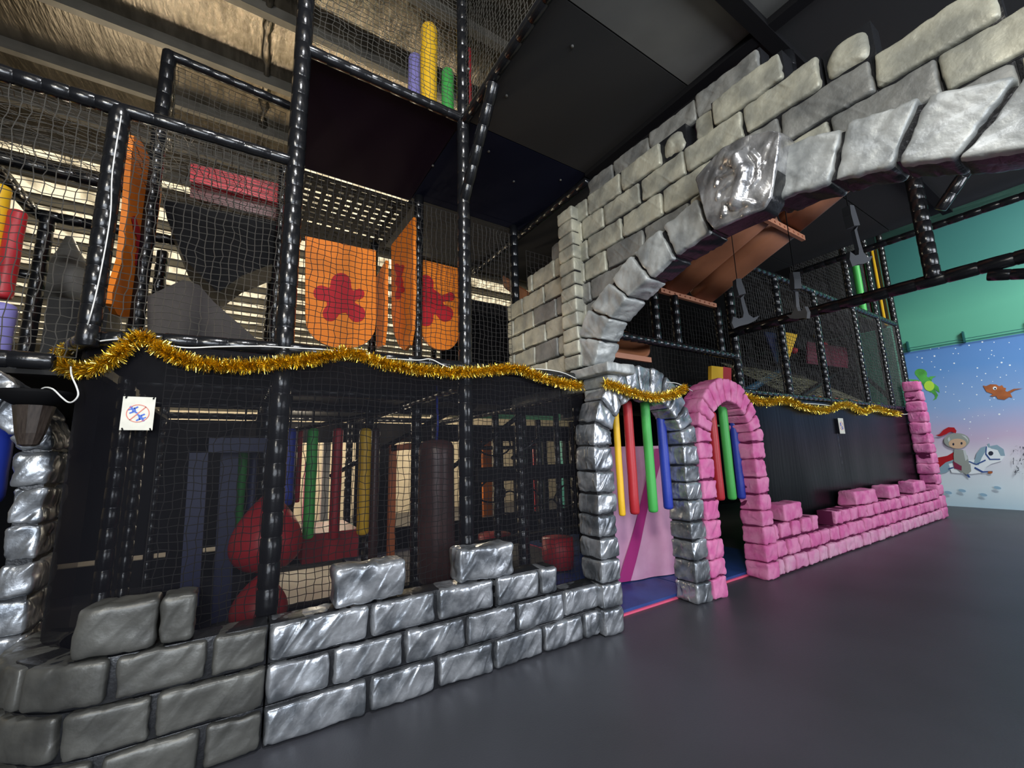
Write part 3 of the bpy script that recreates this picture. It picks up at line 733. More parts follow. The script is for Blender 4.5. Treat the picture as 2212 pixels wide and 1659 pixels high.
# ------------------------------------------------------------------ hanging foam rollers, bags and balls
def depth_of(p): return (Vector(p)-CAM).dot(FW)
def roller(px, py0, py1, wpx, Y, m_, label, group=None, name='foam_roller', cat='foam roller', cord=0.0, zend=None, zcord=None):
    top = at(px, py0, 'Y', Y); r = wpx/2*depth_of(top)/FPX
    zb = at(px, py1, 'Y', Y).z
    if zend is not None: zb = zend
    if zcord: cord = zcord-top.z
    p1 = Vector((top.x, Y, zb))
    m = MB(); capsule(m, top, p1, r)
    o = thing(name, p1, label, cat, group) if cord else None
    if cord:
        sub(o, 'roller_body', m, m_); c = MB(); sweep(c, [top-Vector((0,0,.01)), top+Vector((0,0,cord))], .008, 6); sub(o, 'cord', c, BLK)
    else:
        o = tag(m.build(name, m_), label, cat, group)
    return o
G1 = 'foam rollers hanging in the silver arch'; G2 = 'foam rollers hanging in the pink arch'
for px, a, b, w_, mt_, s in ((1329, 885, 1117, 14, YELL, 'yellow'), (1354, 865, 1114, 20, RED, 'red'), (1392, 862, 1110, 20, GREEN, 'green'), (1425, 874, 1103, 20, BLUE, 'blue')):
    roller(px-.0, a, b, w_, 2.97, mt_, s+' foam roller hanging in the silver stone doorway', G1, zcord=2.2)
for px, a, b, w_, mt_, s in ((1536, 890, 1084, 19, RED, 'red'), (1559, 872, 1083, 18, GREEN, 'green'), (1581, 884, 1081, 17, BLUE, 'blue')):
    roller(px, a, b, w_, 2.97, mt_, s+' foam roller hanging in the pink stone doorway', G2, zcord=2.2)
roller(-2, 880, 1090, 60, 3.9, BLUE, 'blue foam roller in the silver arch cut by the left picture edge', cord=.1)
roller(40, 455, 650, 30, 4.1, RED, 'red foam roller leaning behind the net at the far left')
roller(2, 400, 570, 36, 4.1, YELL, 'yellow foam roller at the left picture edge, upper deck')
roller(8, 655, 775, 44, 3.6, PURP, 'short lilac roller standing on the deck at the left edge')
G3 = 'foam rollers hanging above the plum deck'
roller(897, 122, 236, 29, 4.0, PURP, 'lilac punch roller on the top deck left of the yellow one', G3, zend=4.64)
roller(927, 58, 262, 35, 3.75, YELL, 'tall yellow punch roller on the top deck', G3, zend=4.64)
roller(967, 153, 262, 27, 3.9, GREEN, 'green punch roller on the top deck right of the yellow one', G3, zend=4.64)
roller(1013, 105, 262, 9, 3.9, RED, 'thin red roller on the top deck behind the second tall post', zend=4.64)
G4 = 'foam rollers hanging deep inside under the deck'
for px, a, b, w_, mt_, Y, s in ((627, 925, 1092, 26, BLUE, 4.7, 'blue roller hanging just right of the first tall post'), (650, 930, 1085, 10, RED, 6.4, 'thin red roller between the blue and green rollers'),
        (677, 925, 1163, 22, GREEN, 4.6, 'green roller hanging in the middle of the lower play area'), (731, 925, 1165, 21, RED, 4.7, 'red roller hanging right of the green one, lower play area'),
        (790, 925, 1155, 25, YELL, 4.9, 'yellow roller hanging beside the brown one, lower play area'), (812, 925, 1250, 18, BROWN, 5.1, 'brown roller hanging right of the yellow one'),
        (526, 968, 1160, 19, GREEN, 5.2, 'dim green roller seen inside the navy gate'), (553, 968, 1110, 22, NAVYV, 5.2, 'dim navy roller seen inside the navy gate')):
    roller(px, a, b, w_, Y, mt_, s, G4, zcord=2.19)
# punching bag
top = at(943, 950, 'Y', 3.75); rr = 38*depth_of(top)/FPX; zb = at(943, 1262, 'Y', 3.75).z
t = thing('punching_bag', (top.x, 3.75, zb), 'fat dark brown punching bag hung on a blue strap behind the black mesh', 'punching bag')
m = MB(); capsule(m, top, (top.x, 3.75, zb), rr, 24, cap=.5); sub(t, 'bag_body', m, BROWN)
m = MB(); sweep(m, [top+Vector((0, 0, -.02)), top+Vector((.01, 0, .15)), (top.x, 3.75, 2.18)], .011, 6); sub(t, 'strap', m, BLUE)
# red teardrop balls
def tear(px, py0, py1, wpx, Y, label):
    top = at(px, py0, 'Y', Y); zb = at(px, py1, 'Y', Y).z; r = wpx/2*depth_of(top)/FPX; H = top.z-zb
    cs = []; rs = []
    for q in range(15):
        s = q/14; cs.append((top.x, Y, top.z-H*s)); rs.append(max(.01, r*(math.sin(math.pi*min(1, (1-s)**.66)))**.75 if 0 < s < 1 else .01))
    m = MB(); sweep(m, cs, rs, 22); tag(m.build('punch_ball', RED), label, 'ball', 'red teardrop balls')
tear(583, 1062, 1236, 138, 4.3, 'upper red teardrop ball behind the first tall post')
tear(565, 1238, 1360, 110, 4.2, 'lower red teardrop ball on the floor behind the low silver wall')
m = MB(); a = at(650, 1150, 'Y', 5.2); b = at(765, 1195, 'Y', 5.2); box(m, (a.x, 5.0, b.z), (b.x, 5.9, a.z)); tag(m.build('foam_block', RED), 'long flat red foam block below the green roller', 'foam block')
m = MB(); a = at(1190, 1172, 'Y', 4.3); b = at(1262, 1225, 'Y', 4.3); c = (a+b)/2; sweep(m, [(c.x, 4.5, b.z), (c.x, 4.5, (a.z+b.z)/2), (c.x, 4.5, a.z)], [.19, .205, .2], 24)
tag(m.build('drum', RED), 'red round drum beside the silver arch pillar, behind the mesh', 'drum')
m = MB(); a = at(1040, 1160, 'Y', 5.5); b = at(1110, 1180, 'Y', 5.5); c = (a+b)/2; sweep(m, [(c.x, 5.6, b.z-.1), (c.x, 5.6, a.z)], [.24, .24], 24)
tag(m.build('drum', RED), 'dull red drum further back, above the second raised silver block', 'drum')
t = thing('agility_course', (3.2, 5.2, 0), 'dark tangle of posts, bars and rope rings behind the mesh left of the silver arch', 'obstacle course')
for (px, Y, w_) in ((1072, 5.4, .05), (1132, 5.0, .045), (1165, 6.0, .05), (1205, 5.2, .045), (1238, 6.2, .05)):
    x = at(px, 1000, 'Y', Y).x; m = MB(); pad(m, [(x, Y, 0), (x, Y, 2.1)], w_, .2); sub(t, 'post', m, VINYL)
for (a, b, Y, hh) in (((1030, 1012), (1262, 1026), 4.7, .09), ((1030, 1168), (1262, 1150), 5.2, .05), ((1030, 968), (1160, 966), 6.2, .03)):
    p = at(*a, 'Y', Y); q = at(*b, 'Y', Y); z = (p.z+q.z)/2; m = MB(); box(m, (p.x, Y-.04, z-hh), (q.x, Y+.04, z+hh)); sub(t, 'bar', m, BLK)
m = MB(); sweep(m, [at(1105, 990, 'Y', 4.5), at(1196, 925, 'Y', 4.5)], .022, 8); sub(t, 'brace', m, VINYL)
for (px, py, Y, r_) in ((1062, 1060, 5.0, .20), (1100, 1085, 5.1, .20), (1068, 955, 5.3, .26), (1145, 1075, 5.4, .18), (1222, 1070, 5.0, .20), (1190, 1100, 5.5, .2)):
    c = at(px, py, 'Y', Y); m = MB(); sweep(m, [c+Vector((r_*math.cos(a), .05*math.sin(2*a), r_*.75*math.sin(a))) for a in [2*math.pi*i/22 for i in range(23)]], .012, 6); sub(t, 'rope_ring', m, BLK)
for i_, (x0_, y0_, x1_, y1_, m_, lb) in enumerate(((1148, 945, 1160, 985, RED, 'small red foam block seen between the dark posts left of the silver arch'), (1213, 935, 1222, 990, mat('teal_vinyl', (.04, .30, .28), .5), 'small teal foam block seen through the mesh near the silver arch'), (1040, 930, 1060, 990, ORNG, 'small orange foam block far behind the punching bag, right of it'), (700, 930, 712, 1000, WHITE, 'thin white foam post far back between the green and red rollers'), (660, 1000, 668, 1050, mat('rose_vinyl', (.7, .08, .3), .5), 'small rose foam block far back beside the green roller'))):
    p = at(x0_, y0_, 'Y', 8.2); q = at(x1_, y1_, 'Y', 8.2); m = MB(); box(m, (p.x, 8.15, 0), (q.x, 8.3, p.z)); tag(m.build('foam_block', m_), lb, 'foam block')
# navy and orange foam gates
def gate(name, pts, w_, Y, m_, label):
    m = MB()
    P = [at(x, y, 'Y', Y) for x, y in pts]
    for a, b in zip(P, P[1:]):
        d = (b-a); u = d.normalized(); n = Vector((-u.z, 0, u.x)); hw = w_/2
        prism(m, [a-u*hw-n*hw-Vector((0, hw, 0)), b+u*hw-n*hw-Vector((0, hw, 0)), b+u*hw+n*hw-Vector((0, hw, 0)), a-u*hw+n*hw-Vector((0, hw, 0))], (0, w_, 0))
    tag(m.build(name, m_), label, 'gate')
gate('foam_gate', [(410, 1290), (432, 962), (585, 962)], .13, 4.6, NAVYV, 'navy foam gate frame standing left of the first tall post')
gate('foam_post', [(497, 975), (478, 1320)], .14, 4.9, NAVYV, 'navy foam post inside the navy gate')
gate('foam_gate', [(842, 1260), (849, 968), (888, 964)], .075, 5.2, mat('dull_orange_vinyl', (.50, .13, .03), .5), 'orange foam gate frame left of the punching bag')
# soft mats, pale floor slab and added dark boards under the deck
def slab(name, a, b, m_, label, cat='mat', kind=None):
    m = MB(); box(m, a, b); o = m.build(name, m_)
    return tag(o, label, cat) if not kind else tag(o, kind=kind)
slab('soft_mat', (-.8, 3.2, 0), (.15, 7.0, .05), NAVY, 'dark navy soft floor mat behind the left half of the silver wall')
slab('soft_mat', (.2, 4.0, 0), (1.35, 6.6, .06), mat('bright_floor_tint', (.78, .74, .66), .5, bump=.1), 'pale slab standing in for the bright floor behind the first tall post')  # slab coloured pale to give the floor its brightness
slab('soft_mat', (1.4, 3.2, 0), (2.62, 7.0, .05), NAVYV, 'dark blue floor mat behind the second tall post')
slab('soft_step', (.1, 4.62, .06), (1.9, 4.74, .17), BLK, 'long black foam sill across the pale slab', 'foam step')
t = thing('added_dark_screens', (2, 7.3, 0), 'black boards added to darken the back of the lower play area', 'screen')  # boards added to make the depth behind the mesh dark
for a, b in ((-3.5, 640), (768, 846), (1000, 1028), (1110, 1150)):
    x0 = a if a < 0 else at(a, 1000, 'Y', 7.3).x; x1 = at(b, 1000, 'Y', 7.3).x
    for z0, z1 in (((0, .32), (.38, 2.1)) if a < 0 else ((0, 2.1),)):
        m = MB(); box(m, (x0, 7.28, z0), (x1, 7.34, z1)); sub(t, 'added_dark_board', m, BLK)
x0 = at(640, 1000, 'Y', 7.3).x; x1 = at(1265, 1000, 'Y', 7.3).x
for z0, z1 in ((1.78, 2.1), (0.0, .35), (.98, 1.10)):
    m = MB(); box(m, (x0 if z0 != .98 else x1-1.9, 7.30, z0), (x1, 7.36, z1)); sub(t, 'added_dark_board', m, BLK)
for k in range(5):
    x = at(1028+k*48, 1000, 'Y', 7.3).x; m = MB(); box(m, (x, 7.26, 0), (x+.10, 7.36, 2.0)); sub(t, 'upright', m, BLK)
for k in range(6):
    x = -3.2+.62*k; m = MB(); box(m, (x, 7.22, 0), (x+.22, 7.27, 2.0)); sub(t, 'upright', m, BLK)
t = thing('added_far_screens', (8, 7.1, 0), 'black boards added to keep the far frame dark inside', 'screen')  # more boards added to darken the depth of the far frame
for a, b, z0, z1 in ((3.0, 5.7, 2.3, 4.55), (8.2, 12.6, 0, 2.15)):
    m = MB(); box(m, (a, 7.05, z0), (b, 7.1, z1)); sub(t, 'added_dark_board', m, BLK)
m = MB(); box(m, (at(1262, 1000, 'Y', 5.3).x, 5.3, 0), (7.4, 5.36, 2.15)); sub(t, 'added_dark_board', m, BLK)
# doorway mats and banner
for nm, x0, x1, y1, s in (('a', 2.83, 4.20, 4.9, 'silver'), ('b', 4.22, 6.3, 6.4, 'pink')):
    t = thing('doorway_mat', ((x0+x1)/2, 3.4, 0), 'blue floor mat with a pink front edge inside the %s stone arch' % s, 'mat')
    m = MB(); box(m, (x0, 3.03, .018), (x1, y1, .045)); sub(t, 'mat_top', m, MATB)
    m = MB(); box(m, (x0, 3.01, 0), (x1, y1, .0175)); sub(t, 'mat_base', m, MATP)
t = thing('cloth_banner', (3.9, 4.1, .05), 'pink cloth banner with a magenta diagonal stripe behind the silver doorway', 'banner')
pl = at(1325, 1262, 'Z', .05); pr = at(1475, 1237, 'Z', .05); zt = at(1335, 965, 'Y', pl.y).z
def bq(u, z, o=0.0): p = pl.lerp(pr, u); n = Vector((-(pr-pl).y, (pr-pl).x, 0)).normalized(); return Vector((p.x, p.y, z)) - n*(-.012*math.sin(u*14)*1+o) 
m = MB(); K = 24; J_ = 10; vs = [bq(i/K, .055+(zt-.055)*j/J_) for i in range(K+1) for j in range(J_+1)]
m.add(vs, [(i*(J_+1)+j, (i+1)*(J_+1)+j, (i+1)*(J_+1)+j+1, i*(J_+1)+j+1) for i in range(K) for j in range(J_)], 0, True); sub(t, 'cloth', m, BANP)
m = MB(); vs = []
n_ = Vector((-(pr-pl).y, (pr-pl).x, 0)).normalized(); sgn = -1 if n_.y > 0 else 1
for j in range(17):
    q = j/16; z = .06+(zt*.94)*q; u0 = .06+.66*q; wd = .16-.03*q
    for u in (u0, u0+wd):
        p = bq(min(u, 1), z); vs.append(p+n_*sgn*.02)
m.add(vs, [(2*j, 2*j+1, 2*j+3, 2*j+2) for j in range(16)], 0, True); sub(t, 'stripe', m, BANM)

# ------------------------------------------------------------------ orange shields with crimson splats
def splat(lobes, core, n=110):
    cx, cy = core[0], core[1]; out = []
    for i in range(n):
        th = 2*math.pi*i/n; r = 90
        while r > 2:
            x = cx+r*math.cos(th); y = cy+r*math.sin(th)
            f = sum((l[2]/max(.5, math.hypot(x-l[0], y-l[1])))**5.0 for l in lobes+[core])
            if f > 1: break
            r -= .5
        out.append((x, y))
    return out
def shield(pts, lobes, core, ax, v, label, thick=.035):
    P = [at(x, y, ax, v) for x, y in pts]; c = sum(P, Vector())/len(P)
    t = thing('shield_panel', (c.x, c.y, min(p.z for p in P)), label, 'foam panel', 'orange shield panels on the upper deck')
    d = Vector((0, thick, 0)) if ax == 'Y' else Vector((thick if c.x < 0 else thick, 0, 0))
    m = MB(); prism(m, P, d); 
    sub(t, 'panel', m, ORNG)
    if lobes:
        s = splat(lobes, core); m = MB(); e = Vector((0, -.004, 0)) if ax == 'Y' else Vector((-.004, 0, 0))
        if ax == 'X' and v < 0: e = Vector((.004+thick, 0, 0))
        Q_ = [at(x, y, ax, v)+e for x, y in s]; prism(m, Q_, e*.3 if ax == 'Y' else Vector((.001, 0, 0))); sub(t, 'splat_print', m, CRIM)
def rb(x0, y0, x1, y1, yb0, yb1, drop):
    # top-left, top-right, then rounded bottom
    L = [(x0, y0), (x1, y1)]
    for k in range(13):
        a = math.pi*k/12; q = (1-math.cos(a))/2
        L.append((x1+(x0-x1)*q, yb1+(yb0-yb1)*q+drop*math.sin(a)**.75))
    return L
shield(rb(660, 510, 812, 541, 680, 692, 66), [(736,611,21), (693,633,16), (776,635,11), (713,678,16), (771,678,18)], (736, 646, 30), 'Y', 4.46, 'orange hanging shield panel with crimson splat facing forward, right of the first tall post')
shield(rb(908, 560, 992, 580, 690, 706, 58), [(918,612,18), (972,641,10), (962,678,17), (920,690,15), (905,650,14)], (930, 652, 26), 'Y', 4.55, 'orange shield panel with splat partly hidden behind the second tall post')
shield([(893,469),(893,640),(891,705),(884,745),(874,757),(862,748),(851,720),(846,680),(845,530)], [(857,575,6), (869,578,6), (863,600,6), (867,625,8), (860,640,7)], (863, 610, 9), 'X', 1.5, 'orange shield panel seen nearly edge-on between the two shield panels')
shield([(833,562),(831,700),(826,745),(812,752),(812,600)], None, None, 'X', 1.30, 'dim orange shield panel edge-on just right of the forward-facing one')
shield([(276,290),(271,330),(262,450),(250,560),(228,630),(227,655),(240,678),(262,686),(285,680),(305,640),(318,560),(330,480),(339,420),(338,402),(318,350),(295,305)],
       [(276,470,7), (306,462,7), (281,492,8), (302,495,8), (292,520,12), (288,548,10), (285,565,8)], (291, 525, 10), 'X', -.86, 'orange shield panel twisted sideways beside the leftmost upper post')

# ------------------------------------------------------------------ things on the upper deck, left
def flatthing(name, pts, Y, dy, m_, label, cat):
    m = MB(); prism(m, [at(x, y, 'Y', Y) for x, y in pts], (0, dy, 0)); return tag(m.build(name, m_), label, cat)
flatthing('padded_beam', [(412,352),(622,402),(620,442),(410,392)], 4.7, .12, RED, 'bright red padded beam above the black slide box', 'beam')
flatthing('padded_panel', [(412,394),(622,444),(620,478),(410,425)], 4.78, .06, mat('dull_red_vinyl', (.10, .018, .016), .4), 'dull red panel under the red beam', 'panel')
flatthing('slide_box', [(352,432),(600,478),(598,566),(522,596),(472,632),(398,560),(360,470)], 4.62, .5, BLK, 'black slide box hanging above the brown slide', 'slide')
flatthing('brown_slide', [(318,640),(395,604),(430,615),(462,652),(560,738),(575,762),(318,762)], 4.4, .7, mat('dark_brown_vinyl', (.030, .021, .019), .45, var=.3, bump=.15, bscale=9, spec=.3), 'broad dark brown slide rising left of the first tall post', 'slide')
m = MB(); a = at(150, 512, 'Y', 6.0); b = at(150, 650, 'Y', 6.0); r_ = 55*depth_of(b)/FPX
sweep(m, [a, a.lerp(b, .25), a.lerp(b, .55), b], [.03, r_*.35, r_*.72, r_], 18); tag(m.build('soft_cone', GREYV), 'grey soft cone standing on the upper deck far left', 'cone')
slab('deck_box', (at(95, 700, 'Y', 5.4).x, 5.4, 2.2), (at(230, 700, 'Y', 5.4).x, 5.9, at(150, 645, 'Y', 5.4).z), BOARD, 'dark grey padded box below the grey cone', 'box')

# ------------------------------------------------------------------ slides seen from below through the stone arch
def trough(mb, X0, X1, pathYZ, wall=.22, th=.02, mi=0):
    # U-shaped section swept down the slope
    prof = []; w = X1-X0; rc = .12
    prof.append((0, wall))
    for k in range(7): a = math.pi/2*k/6; prof.append((rc-rc*math.cos(a), rc-rc*math.sin(a)))
    for k in range(7): a = math.pi/2*k/6; prof.append((w-rc+rc*math.sin(a), rc-rc*math.cos(a)))
    prof.append((w, wall)); n = len(prof); vs = []
    for (y, z) in pathYZ:
        for (dx, dz) in prof: vs.append((X0+dx, y, z+dz))
    for (y, z) in pathYZ:
        for (dx, dz) in prof: vs.append((X0+dx+(th if dx < w/2 else -th), y, z+dz+th))
    o = len(pathYZ)*n; fs = []
    for i in range(len(pathYZ)-1):
        for k in range(n-1):
            fs.append((i*n+k, i*n+k+1, (i+1)*n+k+1, (i+1)*n+k)); fs.append((o+i*n+k, o+(i+1)*n+k, o+(i+1)*n+k+1, o+i*n+k+1))
    for k in range(n-1):
        fs.append((k, o+k, o+k+1, k+1)); q = (len(pathYZ)-1)*n; fs.append((q+k, q+k+1, o+q+k+1, o+q+k))
    mb.add(vs, fs, mi, True)
t = thing('double_slide', (4.85, 2.2, 3.4), 'brown double slide seen from below through the stone arch', 'slide')
lo = [(3.16, 3.49), (2.75, 3.66), (2.4, 3.80), (2.02, 3.95)]; hi = [(2.0, 3.97), (1.7, 4.10), (1.42, 4.22), (1.1, 4.34), (.85, 4.40)]
for (a, b) in ((4.28, 4.84), (4.86, 5.42)):
    m = MB(); trough(m, a, b, lo); sub(t, 'lower_trough', m, SLIDE)
    m = MB(); trough(m, a, b, hi); sub(t, 'upper_trough', m, SLIDE)
for nm, y, z in (('end_flange', 3.17, 3.45), ('joint_flange', 2.01, 3.91)):
    m = MB(); box(m, (4.26, y-.02, z-.01), (5.44, y+.02, z+.05)); fl = sub(t, nm, m, TAN)
    for k in range(11): m = MB(); sweep(m, [(4.32+.105*k, y-.022, z+.018), (4.32+.105*k, y-.034, z+.018)], .012, 8); sub(fl, 'bolt', m, TAN)
for x in (4.08, 4.47, 5.40):
    m = MB(); pad(m, [(x, 3.13, 2.8), (x, 3.13, 3.42)], .05, .12); sub(t, 'support_post', m, VINYL)
t = thing('lower_slide', (3.9, 3.8, 2.3), 'second brown slide ending under the dark rail inside the stone arch', 'slide')
m = MB(); trough(m, 3.35, 4.15, [(3.3, 2.62), (3.9, 2.95), (4.6, 3.5), (5.4, 4.1)]); sub(t, 'trough', m, SLIDE)
m = MB(); box(m, (3.3, 3.27, 2.56), (4.12, 3.31, 2.62)); sub(t, 'end_flange', m, TAN)

# ------------------------------------------------------------------ pendulum axes
OUT = [(1586,605),(1597,604),(1600,618),(1604,638),(1600,645),(1603,665),(1607,684),(1616,691),(1631,686),(1620,697),(1604,704),(1586,708),(1571,714),(1567,702),(1572,688),(1584,693),(1593,690),(1596,680),(1594,660),(1593,647),(1588,642),(1585,622)]
for k, (Y, ang, s) in enumerate(((2.10, -.50, 'nearest the stone arch pillar, broad side showing'), (1.57, 1.0, 'in the middle, turned edge-on'), (1.14, -.2, 'nearest the vertical post, under the ceiling'))):
    px, py = ((1592, 605), (1716, 590), (1832, 448))[k]
    p0 = at(px, py, 'Y', Y); sc = depth_of(p0)/FPX*(1.0 if k < 2 else 1.3)
    t = thing('pendulum_axe', (p0.x, p0.y, p0.z-.5), 'grey foam double-hooked axe hanging on a cord, '+s, 'toy axe', 'foam axes hanging in a row under the arch')
    u = Vector((math.cos(ang), math.sin(ang), 0)); nn = Vector((-u.y, u.x, 0))
    pts = [p0+u*((x-1592)*sc)+Vector((0, 0, -(y-605)*sc)) for x, y in OUT]
    m = MB(); prism(m, [p-nn*.014 for p in pts[3:-2]], nn*.028); sub(t, 'axe_head', m, AXE)
    m = MB(); g = [pts[-2], pts[-1], pts[0], pts[1], pts[2], pts[3]]; prism(m, [p-nn*.03 for p in g], nn*.06); sub(t, 'grip', m, AXE)
    m = MB(); sweep(m, [p0-Vector((0,0,.02)), Vector((p0.x, p0.y, 4.58 if p0.z < 4 else 4.6))], .004, 5); sub(t, 'cord', m, BLK)

# ------------------------------------------------------------------ things inside the far frame
def flatfar(name, pts, Y, m_, label, cat, dy=.03): return flatthing(name, pts, Y, dy, m_, label, cat)
flatfar('pennant', [(1692,717),(1723,722),(1702,784)], 3.9, YELL, 'yellow triangular pennant inside the second bay of the far frame', 'pennant')
flatfar('pennant', [(1652,716),(1690,722),(1680,785)], 4.1, NAVYV, 'dark blue triangular pennant left of the yellow one', 'pennant')
flatfar('foam_block', [(1745,738),(1832,752),(1832,795),(1745,785)], 4.1, mat('dull_crimson_vinyl', (.12, .012, .03), .5), 'dull crimson panel deep inside the far frame', 'panel')
flatfar('foam_block', [(1537,790),(1562,793),(1562,838),(1537,836)], 3.9, YELL, 'yellow foam block seen just above the pink arch', 'foam block', .06)
flatfar('foam_block', [(1562,792),(1580,795),(1580,838),(1562,838)], 3.9, RED, 'red foam block beside the yellow one above the pink arch', 'foam block', .06)
for (x, y, r, s) in ((1716, 757, 7, 'red ball beside the yellow pennant'), (1780, 746, 7, 'red ball behind the third far post')):
    c = at(x, y, 'Y', 4.2); q = r*depth_of(c)/FPX; m = MB(); sweep(m, [(c.x, c.y, c.z+q*math.cos(a)) for a in [math.pi*i/10 for i in range(11)]], [max(.004, q*math.sin(math.pi*i/10)) for i in range(11)], 14); tag(m.build('ball', RED), s, 'ball')
m = MB(); sweep(m, [at(1608, 848, 'Y', 3.9), at(1700, 792, 'Y', 5.2)], .07, 10); tag(m.build('foam_tube', mat('steel_blue_vinyl', (.03, .10, .17), .4)), 'steel blue foam tube slanting up behind the first far post', 'tube')
m = MB(); pad(m, [at(1722, 862, 'Y', 3.6), at(1828, 792, 'Y', 4.6)], .05, .12); tag(m.build('foam_tube', VINYL), 'black padded pipe slanting up through the third far bay', 'tube')
m = MB(); pad(m, [at(1860, 806, 'Y', 4.4), at(1930, 866, 'Y', 3.4)], .05, .12); tag(m.build('foam_tube', VINYL), 'black padded pipe slanting down in the fourth far bay', 'tube')
for px, a, b, w_, mt_, s in ((1884, 530, 655, 13, YELL, 'yellow'), (1865, 540, 640, 11, RED, 'red'), (1843, 545, 635, 13, GREEN, 'green')):
    roller(px, a, b, w_, 3.28, mt_, s+' roller standing in the top storey of the far frame', 'foam rollers in the far top storey', zend=4.26)
BC = [RED, YELL, GREEN, BLUE, ORNG, WHITE, mat('teal_ball', (.03, .35, .30), .4)]
pb = []
for i in range(90):
    lay_ = i//45; c = Vector((8.7+.24*(i % 15)+random.uniform(-.03, .03), 3.45+.15*((i//15) % 3)+random.uniform(-.01, .01), 2.29+.085*lay_))
    m = pb[i % 7] if len(pb) > 6 else None
    if m is None:
        mm = MB(); q = .05; sweep(mm, [Vector((0, 0, q*math.cos(math.pi*k/8))) for k in range(9)], [max(.003, q*math.sin(math.pi*k/8)) for k in range(9)], 10)
        o = mm.build('play_ball', BC[i % 7], origin=(0, 0, 0)); pb.append(o)
    else:
        o = m.copy(); C.objects.link(o)
    o.location = c
    tag(o, 'small coloured plastic ball in the heap under the sloping net of the far frame', 'ball', 'plastic balls in the far frame')

# ------------------------------------------------------------------ tinsel garlands and white cable
def tinsel(path, label, r=.047, dens=4200):
    pts = resample(smooth_path(path, 6), .012); m = MB()
    L = sum((b-a).length for a, b in zip(pts, pts[1:])); n = int(L*dens)
    for k in range(n):
        f_ = random.random()*(len(pts)-1.001); i = int(f_); p = pts[i].lerp(pts[i+1], f_-i); t_ = (pts[i+1]-pts[i]).normalized()
        a = random.random()*6.283; u = t_.orthogonal().normalized(); v = t_.cross(u); d = (u*math.cos(a)+v*math.sin(a)+t_*random.uniform(-.5, .5)).normalized()
        ln = r*random.uniform(.55, 1.35); wd = .0021; s = d.cross(Vector((random.uniform(-1,1), random.uniform(-1,1), random.uniform(-1,1)))).normalized()*wd
        q = p+d*ln*.5; e = p+d*ln+Vector((random.uniform(-.2,.2), random.uniform(-.2,.2), random.uniform(-.25,.1)))*ln*.4
        m.add([p-s, p+s, q+s, q-s, e+s*.7, e-s*.7], [(0,1,2,3), (3,2,4,5)], 0 if random.random() < .7 else 1)
    o = m.build('tinsel_garland', [GOLD, GOLDD]); return tag(o, label, 'garland', 'gold tinsel garlands')
T1 = [(168,752,3.5),(140,760,3.62),(127,775,3.5),(140,792,3.34),(175,800,3.25),(215,790,3.15),(250,768,3.06),(282,738,3.04),(305,725,3.04),(332,742,3.04),(375,768,3.03),(430,784,3.03),(500,790,3.03),(560,788,3.03),(615,782,3.02),(680,775,3.03),(738,762,3.03),(775,766,3.03),(825,783,3.03),(890,796,3.03),(960,803,3.03),(1010,803,3.02),(1060,800,3.02),(1118,796,3.0),(1160,812,2.98),(1208,826,2.96),(1256,834,2.98)]
tinsel([at(x, y, 'Y', Y) for x, y, Y in T1], 'long gold tinsel garland draped along the front rail above the black mesh')
tinsel([at(x, y, 'Y', Y) for x, y, Y in [(1306,828,2.70),(1330,834,2.70),(1368,848,2.69),(1415,858,2.69),(1455,851,2.69),(1480,838,2.72)]], 'short gold tinsel garland looped across the top of the silver arch')
tinsel([at(x, y, 'Y', 2.99) for x, y in [(1612,856),(1650,868),(1690,864),(1712,868),(1740,880),(1785,886),(1812,876),(1835,875),(1865,889),(1890,881),(1915,889),(1943,894)]], 'gold tinsel garland over the black vinyl wall of the far frame', r=.06, dens=2400)
t = thing('white_cable', (0, 3.0, 2.1), 'thin white cable along the front rail and hanging beside the torch', 'cable')
def cable(pts, r=.0045):
    m = MB(); sweep(m, smooth_path(pts, 6), r, 6); sub(t, 'cable_run', m, WHITE)
cable([at(x, y, 'Y', Y) for x, y, Y in [(262,250,3.05),(243,370,3.05),(238,470,3.05),(215,600,3.05),(193,690,3.05),(172,745,3.25),(155,765,3.4)]], .0035)
cable([at(x, y, 'Y', Y) for x, y, Y in [(152,768,3.5),(165,752,3.38),(200,740,3.16),(262,733,3.06),(330,740,3.05),(400,751,3.05),(470,749,3.05),(560,748,3.05),(640,752,3.05),(720,757,3.05),(820,772,3.05),(900,778,3.05),(930,776,3.05),(965,792,3.05),(1010,803,3.05)]])
cable([at(x, y, 'Y', Y) for x, y, Y in [(153,792,3.2),(155,812,3.18),(165,835,3.16),(169,853,3.15),(160,866,3.16),(148,869,3.18),(133,858,3.2),(115,841,3.22),(98,837,3.25),(86,843,3.28)]])
cable([at(x, y, 'Y', Y) for x, y, Y in [(1130,797,3.03),(1175,798,3.03),(1215,805,3.02),(1245,818,3.0)]])
cable([at(x, y, 'Y', Y) for x, y, Y in [(1438,825,2.76),(1462,828,2.76),(1480,836,2.80),(1496,845,2.85)]])
cable([at(x, y, 'Y', 3.03) for x, y in [(1735,871),(1775,874),(1820,880),(1870,886),(1930,893),(1955,895),(1968,891),(1972,884)]], .008)

# ------------------------------------------------------------------ torch on the left arch
tc = at(78, 858, 'Y', 3.36)
t = thing('wall_torch', (tc.x, tc.y, tc.z-.3), 'torch with black dish on brown tapered cone in front of the left silver arch', 'torch')
m = MB(); sweep(m, [tc+Vector((0,0,z)) for z in (-.055, -.045, -.02, .012, .028, .03)], [.05, .085, .125, .15, .155, .15], 28, cap=True); sub(t, 'dish', m, BLK)
m = MB(); sweep(m, [tc+Vector((0,0,z)) for z in (-.27, -.26, -.2, -.05)], [.025, .04, .058, .083], 10, smooth=False); sub(t, 'cone', m, TORCHW)

